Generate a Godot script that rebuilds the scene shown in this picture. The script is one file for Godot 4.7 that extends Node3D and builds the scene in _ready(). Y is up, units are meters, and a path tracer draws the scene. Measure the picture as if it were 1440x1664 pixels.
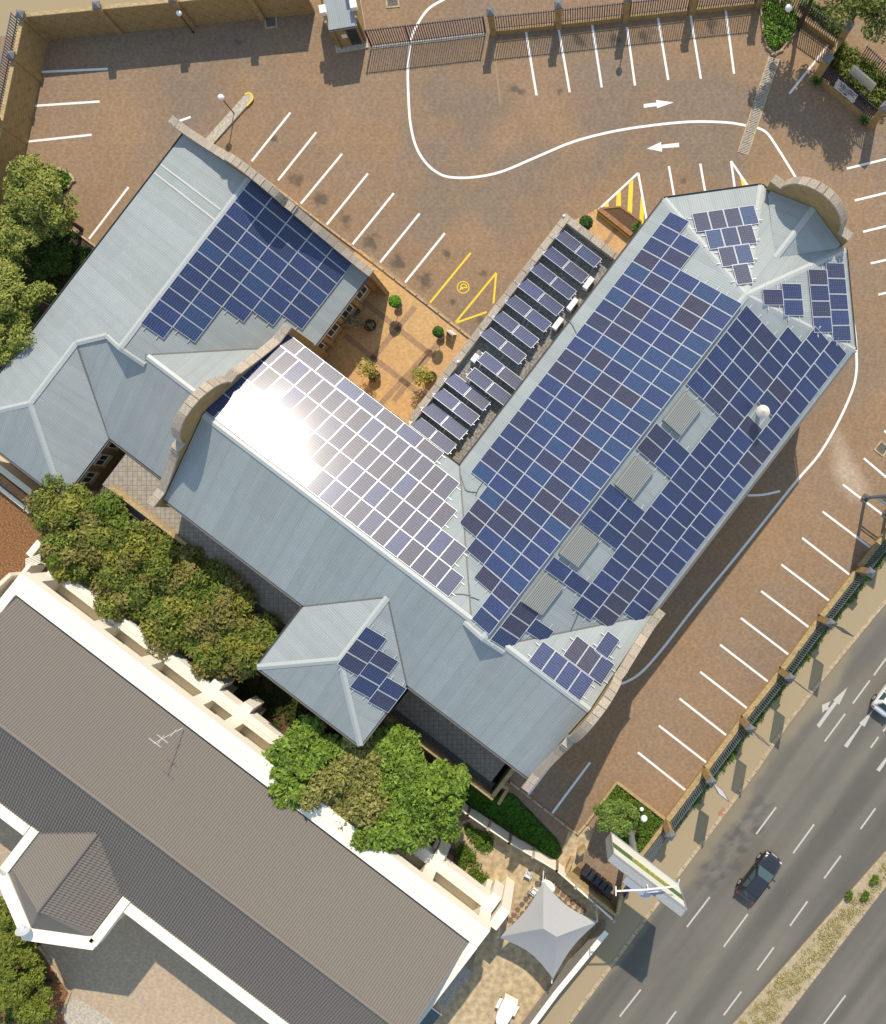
extends Node3D
# A drone looks straight down on an office block with solar panels, its brick car park, a neighbour's tiled roof and a road.
# Pixels of the photograph are turned into metres with pt(x, y, height): the camera hangs CAM_H metres over the ground.

const CAM_H := 66.0
const FOCAL := 1406.0
const NX := 926.0
const NY := 850.0
const AX := Vector3(0.7944, 0, 0.6074)     # along the wing's ridge (south-east)
const BX := Vector3(0.6074, 0, -0.7944)    # along the east block's ridge (north-east)

var rng := RandomNumberGenerator.new()
var M := {}
var used := {}

func _ready() -> void:
	rng.seed = 20240611
	setup_camera()
	setup_light()
	make_materials()
	build_ground()
	build_markings()
	build_office()
	build_neighbour()
	build_walls()
	build_solar()
	build_roof_things()
	build_road_things()
	build_yard()
	build_courtyard()
	build_plants()

# ------------------------------------------------------------------ camera and light
func setup_camera() -> void:
	var cam := Camera3D.new()
	cam.name = "camera"
	add_child(cam)
	cam.look_at_from_position(Vector3(0, CAM_H, 0), Vector3.ZERO, Vector3(0, 0, -1))
	cam.near = 0.5
	cam.far = 900.0
	cam.projection = Camera3D.PROJECTION_FRUSTUM
	cam.keep_aspect = Camera3D.KEEP_HEIGHT
	cam.size = 0.5 * 1664.0 / FOCAL
	cam.frustum_offset = Vector2((720.0 - NX) / FOCAL, (NY - 832.0) / FOCAL) * 0.5
	cam.current = true

func setup_light() -> void:
	var sun := DirectionalLight3D.new()
	sun.name = "sun"
	add_child(sun)
	sun.look_at_from_position(Vector3(0.128, 0.712, -0.69) * 50.0, Vector3.ZERO, Vector3.UP)
	sun.light_energy = 1.5
	sun.light_color = Color(1.0, 0.95, 0.875)
	sun.light_angular_distance = 0.5
	sun.shadow_enabled = true
	var sky_mat := ProceduralSkyMaterial.new()
	sky_mat.sky_top_color = Color(0.54, 0.63, 0.74)
	sky_mat.sky_horizon_color = Color(0.84, 0.85, 0.84)
	sky_mat.sky_curve = 0.2
	sky_mat.ground_bottom_color = Color(0.36, 0.31, 0.26)
	sky_mat.ground_horizon_color = Color(0.6, 0.58, 0.54)
	var sky := Sky.new()
	sky.sky_material = sky_mat
	var env := Environment.new()
	env.background_mode = Environment.BG_SKY
	env.sky = sky
	env.background_energy_multiplier = 1.5
	env.tonemap_mode = Environment.TONE_MAPPER_LINEAR
	env.tonemap_exposure = 1.0
	env.sdfgi_enabled = true
	env.ssao_enabled = true
	env.ssil_enabled = true
	var we := WorldEnvironment.new()
	we.name = "world_environment"
	we.environment = env
	add_child(we)

# ------------------------------------------------------------------ coordinates
func pt(x: float, y: float, h := 0.0) -> Vector3:
	var d := (CAM_H - h) / FOCAL
	return Vector3((x - NX) * d, h, (y - NY) * d)

func ab(a: float, b: float, h := 0.0) -> Vector3:
	return AX * a + BX * b + Vector3(0, h, 0)

func on_plane(x: float, y: float, o: Vector3, n: Vector3) -> Vector3:
	var eye := Vector3(0, CAM_H, 0)
	var dir := Vector3((x - NX) / FOCAL, -1.0, (y - NY) / FOCAL)
	var t := (o - eye).dot(n) / dir.dot(n)
	return eye + dir * t

# ------------------------------------------------------------------ names, metas, nodes
func numbered(s: String) -> String:
	if not used.has(s):
		used[s] = 0
		return s
	used[s] += 1
	return "%s_%03d" % [s, used[s]]

func meta(o: Node, label: String, category: String, group := "", kind := "") -> void:
	if label != "": o.set_meta("label", label)
	if category != "": o.set_meta("category", category)
	if group != "": o.set_meta("group", group)
	if kind != "": o.set_meta("kind", kind)

func thing(called: String, label: String, category: String, at := Vector3.ZERO, group := "") -> Node3D:
	var o := Node3D.new()
	o.name = numbered(called)
	add_child(o)
	o.position = at
	meta(o, label, category, group)
	return o

func setting(called: String) -> Node3D:
	var o := Node3D.new()
	o.name = numbered(called)
	add_child(o)
	o.set_meta("kind", "structure")
	return o

# commit a SurfaceTool as one mesh. World coordinates are turned local to the parent.
func obj(called: String, st: SurfaceTool, m: Material, parent: Node3D = self, keep_normals := false) -> MeshInstance3D:
	if not keep_normals: st.generate_normals()
	return inst(called, st.commit(), m, parent)

func inst(called: String, mesh: Mesh, m: Material, parent: Node3D = self, xf := Transform3D.IDENTITY) -> MeshInstance3D:
	var o := MeshInstance3D.new()
	o.mesh = mesh
	if m: o.material_override = m
	if parent == self:
		o.name = numbered(called)
		add_child(o)
	else:
		o.name = called
		parent.add_child(o, true)
	o.transform = xf if parent == self else local_to(parent, xf)
	return o

func local_to(parent: Node3D, xf: Transform3D) -> Transform3D:
	var t := parent.transform
	var q := parent.get_parent()
	while q != self and q is Node3D:
		t = q.transform * t
		q = q.get_parent()
	return t.affine_inverse() * xf

func new_st() -> SurfaceTool:
	var st := SurfaceTool.new()
	st.begin(Mesh.PRIMITIVE_TRIANGLES)
	st.set_smooth_group(-1)
	return st

# ------------------------------------------------------------------ shapes
func tri(st: SurfaceTool, a: Vector3, b: Vector3, c: Vector3) -> void:
	st.add_vertex(a); st.add_vertex(b); st.add_vertex(c)

func quad(st: SurfaceTool, a: Vector3, b: Vector3, c: Vector3, d: Vector3) -> void:
	tri(st, a, b, c); tri(st, a, c, d)

# box with centre c and half axes x, y, z
func box(st: SurfaceTool, c: Vector3, x: Vector3, y: Vector3, z: Vector3) -> void:
	var p := []
	for i in 8:
		p.append(c + x * (1 if i & 1 else -1) + y * (1 if i & 2 else -1) + z * (1 if i & 4 else -1))
	quad(st, p[2], p[3], p[7], p[6]); quad(st, p[0], p[4], p[5], p[1])
	quad(st, p[0], p[1], p[3], p[2]); quad(st, p[4], p[6], p[7], p[5])
	quad(st, p[0], p[2], p[6], p[4]); quad(st, p[1], p[5], p[7], p[3])

# box with chamfered upper edges
func cbox(st: SurfaceTool, c: Vector3, x: Vector3, y: Vector3, z: Vector3, ch := 0.02) -> void:
	var lx := x.length(); var ly := y.length(); var lz := z.length()
	var k := minf(ch, minf(lx, minf(ly, lz)) * 0.6)
	var xs := x * ((lx - k) / lx); var ys := y * ((ly - k) / ly); var zs := z * ((lz - k) / lz)
	var lo := []; var mid := []; var hi := []
	for s in [[-1, -1], [1, -1], [1, 1], [-1, 1]]:
		lo.append(c + x * s[0] + z * s[1] - y)
		mid.append(c + x * s[0] + z * s[1] + ys)
		hi.append(c + xs * s[0] + zs * s[1] + y)
	for i in 4:
		var j := (i + 1) % 4
		quad(st, lo[i], lo[j], mid[j], mid[i])
		quad(st, mid[i], mid[j], hi[j], hi[i])
	quad(st, hi[0], hi[1], hi[2], hi[3])
	quad(st, lo[3], lo[2], lo[1], lo[0])

# a bar from a to b; w wide (level), h tall, lying with its middle on the line
func bar(st: SurfaceTool, a: Vector3, b: Vector3, w: float, h: float, up := Vector3.UP) -> void:
	var d := (b - a)
	var side := d.cross(up)
	if side.length() < 0.0001: side = d.cross(Vector3(1, 0, 0.3))
	side = side.normalized()
	var u := side.cross(d).normalized()
	box(st, (a + b) / 2, d / 2, u * h / 2, side * w / 2)

func tube(st: SurfaceTool, pts: Array, radii: Array, sides := 8, capped := true) -> void:
	var rings := []
	for i in pts.size():
		var d: Vector3 = (pts[mini(i + 1, pts.size() - 1)] - pts[maxi(i - 1, 0)])
		d = d.normalized()
		var s := d.cross(Vector3.UP if absf(d.y) < 0.9 else Vector3.RIGHT).normalized()
		var u := s.cross(d).normalized()
		var ring := []
		for k in sides:
			var t := TAU * k / sides
			ring.append(pts[i] + (s * cos(t) + u * sin(t)) * radii[i])
		rings.append(ring)
	for i in pts.size() - 1:
		for k in sides:
			var j := (k + 1) % sides
			quad(st, rings[i][k], rings[i + 1][k], rings[i + 1][j], rings[i][j])
	if capped:
		for k in range(1, sides - 1):
			tri(st, rings[0][0], rings[0][k], rings[0][k + 1])
			tri(st, rings[-1][0], rings[-1][k + 1], rings[-1][k])

# solid of revolution round a vertical axis: profile of [radius, height]
func lathe(st: SurfaceTool, at: Vector3, profile: Array, sides := 16) -> void:
	for i in profile.size() - 1:
		for k in sides:
			var t := TAU * k / sides; var u := TAU * (k + 1) / sides
			var a := at + Vector3(cos(t) * profile[i][0], profile[i][1], sin(t) * profile[i][0])
			var b := at + Vector3(cos(u) * profile[i][0], profile[i][1], sin(u) * profile[i][0])
			var c := at + Vector3(cos(u) * profile[i + 1][0], profile[i + 1][1], sin(u) * profile[i + 1][0])
			var d := at + Vector3(cos(t) * profile[i + 1][0], profile[i + 1][1], sin(t) * profile[i + 1][0])
			if profile[i][0] > 0.0001: tri(st, a, c, b)
			if profile[i + 1][0] > 0.0001: tri(st, a, d, c)

func flat_tris(p: Array) -> PackedInt32Array:
	var poly := PackedVector2Array()
	for v in p: poly.append(Vector2(v.x, v.z))
	return Geometry2D.triangulate_polygon(poly)

# a polygon with thickness: top face as given, sides and bottom t below
func slab(st: SurfaceTool, p: Array, t: float) -> void:
	var ix := flat_tris(p)
	var dn := Vector3(0, -t, 0)
	for i in range(0, ix.size(), 3):
		var a: Vector3 = p[ix[i]]; var b: Vector3 = p[ix[i + 1]]; var c: Vector3 = p[ix[i + 2]]
		if (b - a).cross(c - a).y > 0.0:
			var q := b; b = c; c = q
		tri(st, a, b, c)
		tri(st, a + dn, c + dn, b + dn)
	for i in p.size():
		var j := (i + 1) % p.size()
		quad(st, p[i], p[j], p[j] + dn, p[i] + dn)

func px_poly(list: Array, h: float) -> Array:
	var out := []
	for v in list: out.append(pt(v[0], v[1], 0.0) + Vector3(0, h, 0))
	return out

# a painted or paved sheet drawn as a strip along a pixel polyline
func strip(st: SurfaceTool, line: Array, w: float, h: float) -> void:
	var p := []
	for v in line: p.append(pt(v[0], v[1]) + Vector3(0, h, 0))
	for i in p.size() - 1:
		var d: Vector3 = (p[i + 1] - p[i]).normalized()
		var d0: Vector3 = (p[i] - p[i - 1]).normalized() if i > 0 else d
		var d1: Vector3 = (p[i + 2] - p[i + 1]).normalized() if i < p.size() - 2 else d
		var s0 := (d + d0).normalized().cross(Vector3.UP) * w / 2
		var s1 := (d + d1).normalized().cross(Vector3.UP) * w / 2
		quad(st, p[i] - s0, p[i + 1] - s1, p[i + 1] + s1, p[i] + s0)

# smooth curve through pixel points
func smooth_line(list: Array, n := 8) -> Array:
	var out := []
	for i in list.size() - 1:
		var p0: Array = list[maxi(i - 1, 0)]; var p1: Array = list[i]; var p2: Array = list[i + 1]; var p3: Array = list[mini(i + 2, list.size() - 1)]
		for k in n:
			var t := float(k) / n
			out.append([cubic_interpolate(p1[0], p2[0], p0[0], p3[0], t), cubic_interpolate(p1[1], p2[1], p0[1], p3[1], t)])
	out.append(list[-1])
	return out

# ------------------------------------------------------------------ materials
func lin(r: float, g: float, b: float) -> Color:
	return Color(r, g, b).linear_to_srgb()

func mat(key: String, c: Color, rough := 0.85, tex: Texture2D = null, scale := 1.0, extra := {}) -> StandardMaterial3D:
	var m := StandardMaterial3D.new()
	m.resource_name = key
	m.albedo_color = c
	m.roughness = rough
	m.cull_mode = BaseMaterial3D.CULL_DISABLED
	if tex:
		m.albedo_texture = tex
		m.uv1_triplanar = true
		m.uv1_world_triplanar = true
		m.uv1_scale = Vector3.ONE / scale
	for k in extra: m.set(k, extra[k])
	M[key] = m
	return m

func tex_from(w: int, h: int, f: Callable) -> ImageTexture:
	var d := PackedByteArray()
	d.resize(w * h * 3)
	var i := 0
	for y in h:
		for x in w:
			var c: Vector3 = f.call(x, y)
			d[i] = clampi(int(c.x * 255.0), 0, 255)
			d[i + 1] = clampi(int(c.y * 255.0), 0, 255)
			d[i + 2] = clampi(int(c.z * 255.0), 0, 255)
			i += 3
	var im := Image.create_from_data(w, h, false, Image.FORMAT_RGB8, d)
	im.generate_mipmaps()
	return ImageTexture.create_from_image(im)

func noise_bytes(size: int, freq: float, octaves: int, seed_: int) -> PackedByteArray:
	var n := FastNoiseLite.new()
	n.seed = seed_
	n.frequency = freq
	n.fractal_octaves = octaves
	n.noise_type = FastNoiseLite.TYPE_SIMPLEX_SMOOTH
	var im := n.get_seamless_image(size, size, false, false, 0.2, true)
	im.convert(Image.FORMAT_L8)
	return im.get_data()

func speckle(size: int, freq: float, lo: float, hi: float, fine: float, seed_: int) -> ImageTexture:
	var a := noise_bytes(size, freq, 4, seed_)
	var b := noise_bytes(size, 0.25, 2, seed_ + 5)
	return tex_from(size, size, func(x, y):
		var v := lerpf(lo, hi, a[y * size + x] / 255.0) + (b[y * size + x] / 255.0 - 0.5) * fine
		return Vector3(v, v, v))

func make_materials() -> void:
	# brick paving: 4.8 m square, stretcher bond of 200 x 100 mm pavers
	var r := RandomNumberGenerator.new()
	r.seed = 7
	var tones := []
	for i in 24 * 48: 
		var tv := r.randf_range(0.925, 1.0)
		tones.append(Vector3(tv, tv * r.randf_range(0.985, 1.005), tv * r.randf_range(0.98, 1.01)))
	var pn := noise_bytes(1024, 0.012, 4, 31)
	var fn := noise_bytes(1024, 0.3, 2, 33)
	var paver := tex_from(1024, 1024, func(x, y):
		var row := int(y / 21.3334)
		var xs := fposmod(x + (21.0 if row % 2 else 0.0), 1024.0)
		var col := int(xs / 42.6667)
		var t: Vector3 = tones[(row % 48) * 24 + col % 24]
		var jx := fposmod(xs, 42.6667); var jy := fposmod(float(y), 21.3334)
		var k := 0.85 if jx < 2.0 or jy < 2.0 else 1.0
		var g := 0.88 + (pn[y * 1024 + x] / 255.0 - 0.5) * 0.12 + (fn[y * 1024 + x] / 255.0 - 0.5) * 0.14
		return t * k * g)
	mat("paving", Color(1, 1, 1), 0.9, paver, 4.8, {"vertex_color_use_as_albedo": true, "metallic_specular": 0.3})
	mat("court_paving", lin(0.80, 0.505, 0.225), 0.9, paver, 4.8)
	mat("court_band", lin(0.52, 0.33, 0.19), 0.9, paver, 4.8)
	mat("cobble", lin(0.62, 0.485, 0.33), 0.9, paver, 4.8)
	var grit := speckle(512, 0.015, 0.72, 1.0, 0.25, 3)
	var soft := speckle(512, 0.02, 0.95, 1.0, 0.05, 9)
	var fine := speckle(512, 0.12, 0.80, 1.0, 0.22, 23)
	var rough_ := speckle(512, 0.03, 0.5, 1.0, 0.45, 13)
	mat("asphalt", Color(1, 1, 1), 0.92, speckle(512, 0.2, 0.8, 1.0, 0.3, 19), 2.5, {"vertex_color_use_as_albedo": true})
	mat("verge", lin(0.43, 0.34, 0.205), 0.95, fine, 4.0)
	mat("sand", lin(0.62, 0.48, 0.29), 0.95, grit, 5.0)
	mat("yard_ground", Color(1, 1, 1), 0.95, grit, 5.0, {"vertex_color_use_as_albedo": true})
	mat("soil", lin(0.20, 0.115, 0.06), 0.97, rough_, 2.0)
	mat("orange_soil", lin(0.40, 0.19, 0.075), 0.97, rough_, 3.0)
	mat("dark_soil", lin(0.115, 0.085, 0.05), 0.97, rough_, 2.0)
	mat("dry_median", lin(0.50, 0.41, 0.26), 0.97, fine, 2.0)
	mat("grass_base", lin(0.05, 0.10, 0.02), 0.97, rough_, 1.5)
	mat("concrete", lin(0.60, 0.53, 0.42), 0.9, grit, 2.0)
	mat("kerb_stone", lin(0.56, 0.44, 0.28), 0.92, grit, 3.5)
	mat("dark_concrete", lin(0.22, 0.20, 0.17), 0.9, rough_, 2.5)
	mat("coping", lin(0.50, 0.42, 0.325), 0.9, grit, 1.2)
	mat("coping_b", lin(0.57, 0.48, 0.37), 0.9, grit, 1.2)
	mat("coping_c", lin(0.46, 0.39, 0.31), 0.9, grit, 1.2)
	mat("white_wall", lin(0.86, 0.81, 0.69), 0.85, soft, 3.0)
	mat("cream_wall", lin(0.74, 0.67, 0.53), 0.88, soft, 3.0)
	mat("grey_wall", lin(0.42, 0.40, 0.36), 0.88, grit, 2.0)
	mat("white_paint", lin(0.82, 0.80, 0.76), 0.7, soft, 0.9)
	mat("worn_paint", lin(0.66, 0.62, 0.55), 0.8, grit, 0.6)
	mat("deck_concrete", lin(0.46, 0.43, 0.375), 0.9, rough_, 3.5)
	mat("old_paint", lin(0.52, 0.40, 0.24), 0.85, rough_, 0.6)
	mat("yellow_paint", lin(0.80, 0.58, 0.03), 0.7, soft, 0.9)
	mat("red_paint", lin(0.42, 0.16, 0.10), 0.8)
	# yellow face brick, 1.2 m square
	var bt := []
	for i in 6 * 14: bt.append(r.randf_range(0.82, 1.0))
	var face := tex_from(512, 512, func(x, y):
		var row := int(y / 36.58)
		var xs := fposmod(x + (42.0 if row % 2 else 0.0), 512.0)
		var col := int(xs / 85.4)
		var j := 0.8 if fposmod(xs, 85.4) < 4.0 or fposmod(float(y), 36.58) < 4.0 else 1.0
		var v: float = bt[(row % 14) * 6 + col % 6] * j * (0.92 + (fn[y * 1024 + x] / 255.0 - 0.5) * 0.2)
		return Vector3(v, v, v))
	mat("yellow_brick", lin(0.53, 0.365, 0.155), 0.9, face, 1.2)
	mat("yellow_brick_coping", lin(0.62, 0.45, 0.22), 0.9, face, 1.2)
	mat("orange_brick", lin(0.45, 0.24, 0.11), 0.9, face, 1.2)
	# corrugated roof sheet: 6.08 m x 6 m, eight sheets of ten ribs; colour and relief
	var sheet := []
	for i in 8: sheet.append(r.randf_range(0.965, 1.0))
	var cn := noise_bytes(512, 0.01, 4, 71)
	var ribs := tex_from(512, 512, func(x, y):
		var s := int(x / 64.0)
		var v: float = sheet[s] * (0.96 + (cn[((y / 10) % 512) * 512 + x] / 255.0 - 0.5) * 0.06 + (cn[y * 512 + x] / 255.0 - 0.5) * 0.03)
		v *= 0.955 + 0.045 * sin(TAU * x / 12.8)
		if fposmod(float(x), 64.0) < 1.6: v *= 0.90
		return Vector3(v, v, v))
	var hmap := tex_from(1024, 4, func(x, _y):
		var v := 0.5 + 0.5 * sin(TAU * x / 12.8)
		return Vector3(v, v, v))
	for k in [["roof_sheet", lin(0.41, 0.455, 0.455)], ["vent_sheet", lin(0.30, 0.31, 0.29)]]:
		var m := mat(k[0], k[1], 0.55, null, 1.0, {"metallic_specular": 0.45})
		m.albedo_texture = ribs
		m.heightmap_enabled = true
		m.heightmap_texture = hmap
		m.heightmap_scale = 1.6
	var tile := tex_from(256, 256, func(x, y):
		var v := 0.92 + (fn[y * 1024 + x] / 255.0 - 0.5) * 0.2 + (cn[y * 512 + x] / 255.0 - 0.5) * 0.2
		if fposmod(float(x), 64.0) < 5.0 or fposmod(float(y), 64.0) < 5.0: v = 0.66
		return Vector3(v, v, v))
	mat("terrace_tile", lin(0.36, 0.31, 0.245), 0.9, tile, 1.34)
	mat("vent_base", lin(0.22, 0.23, 0.215), 0.6)
	mat("vent_rib", lin(0.27, 0.28, 0.265), 0.5)
	mat("vent_cap", lin(0.62, 0.56, 0.49), 0.6)
	mat("roof_trim", lin(0.44, 0.465, 0.45), 0.5, soft, 2.0)
	mat("gutter", lin(0.15, 0.14, 0.13), 0.6)
	mat("flashing", lin(0.50, 0.50, 0.48), 0.6, soft, 1.5)
	mat("tile_roof", lin(0.185, 0.162, 0.14), 0.75, soft, 3.0)
	mat("tile_plain", lin(0.185, 0.162, 0.14), 0.75, soft, 3.0)
	mat("tile_ridge", lin(0.19, 0.168, 0.145), 0.8, soft, 1.0)
	# solar cells: six by ten cells with silver fingers
	var tints := [Vector3(0.11, 0.165, 0.36), Vector3(0.09, 0.14, 0.31), Vector3(0.14, 0.14, 0.26), Vector3(0.11, 0.21, 0.38), Vector3(0.165, 0.135, 0.22), Vector3(0.07, 0.11, 0.29)]
	var wn := noise_bytes(256, 0.03, 3, 77)
	for k in tints.size():
		var tint: Vector3 = tints[k]
		var ct := []
		for i in 60: ct.append(r.randf_range(0.86, 1.12))
		var cells := tex_from(192, 320, func(x, y):
			var gx := fposmod(float(x), 32.0); var gy := fposmod(float(y), 32.0)
			if gx < 1.7 or gy < 1.7: return Vector3(0.48, 0.53, 0.60)
			if absf(gx - 16.5) < 0.6: return Vector3(0.36, 0.41, 0.52)
			var v: float = ct[int(y / 32.0) * 6 + int(x / 32.0)] * (0.9 + wn[(y % 256) * 256 + x] / 255.0 * 0.2)
			return tint * v)
		var m := mat("cells_%d" % k, Color(1, 1, 1), 0.42, null, 1.0, {"metallic_specular": 0.43, "clearcoat_enabled": true, "clearcoat": 0.3, "clearcoat_roughness": 0.12})
		m.albedo_texture = cells
		m.texture_repeat = false
	mat("panel_frame", lin(0.62, 0.64, 0.66), 0.4, null, 1.0, {"metallic": 0.3})
	mat("steel", lin(0.45, 0.46, 0.47), 0.4, null, 1.0, {"metallic": 0.6})
	mat("dark_steel", lin(0.10, 0.10, 0.105), 0.5, null, 1.0, {"metallic": 0.4})
	mat("blue_steel", lin(0.028, 0.026, 0.075), 0.5)
	mat("blue_sheet", lin(0.035, 0.055, 0.17), 0.5)
	mat("grey_blue_steel", lin(0.12, 0.16, 0.22), 0.5)
	mat("purple_steel", lin(0.10, 0.075, 0.12), 0.5)
	mat("banner", lin(0.24, 0.24, 0.21), 0.9)
	M["banner"].transparency = BaseMaterial3D.TRANSPARENCY_ALPHA
	M["banner"].albedo_color.a = 0.72
	mat("cap_grey", lin(0.14, 0.15, 0.165), 0.6, soft, 1.0)
	mat("white_plastic", lin(0.80, 0.80, 0.78), 0.4)
	mat("lamp_globe", lin(0.82, 0.82, 0.80), 0.25)
	mat("black_metal", lin(0.02, 0.02, 0.022), 0.5)
	mat("bin_black", lin(0.02, 0.021, 0.025), 0.45, soft, 0.6)
	mat("glass", lin(0.03, 0.04, 0.045), 0.06, null, 1.0, {"metallic_specular": 0.6})
	mat("car_glass", lin(0.05, 0.085, 0.09), 0.05, null, 1.0, {"metallic_specular": 0.6})
	mat("car_black", lin(0.012, 0.011, 0.017), 0.25, null, 1.0, {"clearcoat_enabled": true, "clearcoat": 1.0, "clearcoat_roughness": 0.05})
	mat("car_white", lin(0.80, 0.80, 0.78), 0.25, null, 1.0, {"clearcoat_enabled": true, "clearcoat": 1.0, "clearcoat_roughness": 0.05})
	mat("tyre", lin(0.012, 0.012, 0.012), 0.9)
	mat("rim", lin(0.66, 0.65, 0.63), 0.3, null, 1.0, {"metallic": 0.7})
	mat("chrome", lin(0.75, 0.76, 0.78), 0.1, null, 1.0, {"metallic": 0.9})
	mat("red_lens", lin(0.35, 0.02, 0.025), 0.2)
	mat("clear_lens", lin(0.7, 0.72, 0.75), 0.15)
	mat("sail", lin(0.40, 0.405, 0.41), 0.75, soft, 2.0, {"backlight_enabled": true, "backlight": lin(0.12, 0.12, 0.12)})
	mat("terracotta", lin(0.19, 0.085, 0.045), 0.85, soft, 0.8)
	mat("bark", lin(0.10, 0.075, 0.05), 0.95, rough_, 0.7)
	mat("board_green", lin(0.075, 0.16, 0.06), 0.5)
	mat("board_lime", lin(0.28, 0.34, 0.05), 0.5)
	mat("board_white", lin(0.78, 0.78, 0.70), 0.45)
	mat("board_top", lin(0.55, 0.56, 0.56), 0.6, rough_, 1.2)
	mat("sign_white", lin(0.62, 0.62, 0.66), 0.6)
	mat("ink_blue", lin(0.03, 0.045, 0.13), 0.7)
	mat("poster", lin(0.33, 0.17, 0.18), 0.6)
	mat("stone", lin(0.40, 0.24, 0.15), 0.9, rough_, 0.8)
	mat("stone_b", lin(0.27, 0.23, 0.19), 0.9, rough_, 0.8)
	mat("rock", lin(0.13, 0.115, 0.10), 0.95, rough_, 0.6)
	mat("wood", lin(0.26, 0.20, 0.14), 0.9, rough_, 0.8)
	mat("dish", lin(0.45, 0.47, 0.50), 0.4)
	for k in [["leaf", 0.6], ["blade", 0.65]]:
		var m := mat(k[0], Color(1, 1, 1), k[1], null, 1.0, {"vertex_color_use_as_albedo": true, "metallic_specular": 0.3, "backlight_enabled": true, "backlight": lin(0.05, 0.08, 0.01)})
		m.resource_name = k[0]

# ------------------------------------------------------------------ ground
func sheet(called: String, list: Array, h: float, m: Material, thick := 0.0) -> MeshInstance3D:
	var st := new_st()
	var p := px_poly(list, h)
	if thick > 0.0:
		slab(st, p, thick)
	else:
		var ix := flat_tris(p)
		for i in range(0, ix.size(), 3):
			var a: Vector3 = p[ix[i]]; var b: Vector3 = p[ix[i + 1]]; var c: Vector3 = p[ix[i + 2]]
			if (b - a).cross(c - a).y > 0.0: tri(st, a, c, b)
			else: tri(st, a, b, c)
	var o := obj(called, st, m)
	o.set_meta("kind", "structure")
	return o

func grid_sheet(called: String, o: Vector3, u: Vector3, v: Vector3, nu: int, nv: int, m: Material, f: Callable) -> MeshInstance3D:
	var vs := PackedVector3Array(); var ns := PackedVector3Array(); var cs := PackedColorArray(); var ix := PackedInt32Array()
	for j in nv + 1:
		for i in nu + 1:
			var p := o + u * (float(i) / nu) + v * (float(j) / nv)
			vs.append(p); ns.append(Vector3.UP); cs.append(f.call(p))
	for j in nv:
		for i in nu:
			var k := j * (nu + 1) + i
			if u.cross(v).y > 0.0: ix.append_array(PackedInt32Array([k, k + nu + 2, k + 1, k, k + nu + 1, k + nu + 2]))
			else: ix.append_array(PackedInt32Array([k, k + 1, k + nu + 2, k, k + nu + 2, k + nu + 1]))
	var arr := []
	arr.resize(Mesh.ARRAY_MAX)
	arr[Mesh.ARRAY_VERTEX] = vs; arr[Mesh.ARRAY_NORMAL] = ns; arr[Mesh.ARRAY_COLOR] = cs; arr[Mesh.ARRAY_INDEX] = ix
	var mesh := ArrayMesh.new()
	mesh.add_surface_from_arrays(Mesh.PRIMITIVE_TRIANGLES, arr)
	var g := inst(called, mesh, m)
	g.set_meta("kind", "structure")
	return g

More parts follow.
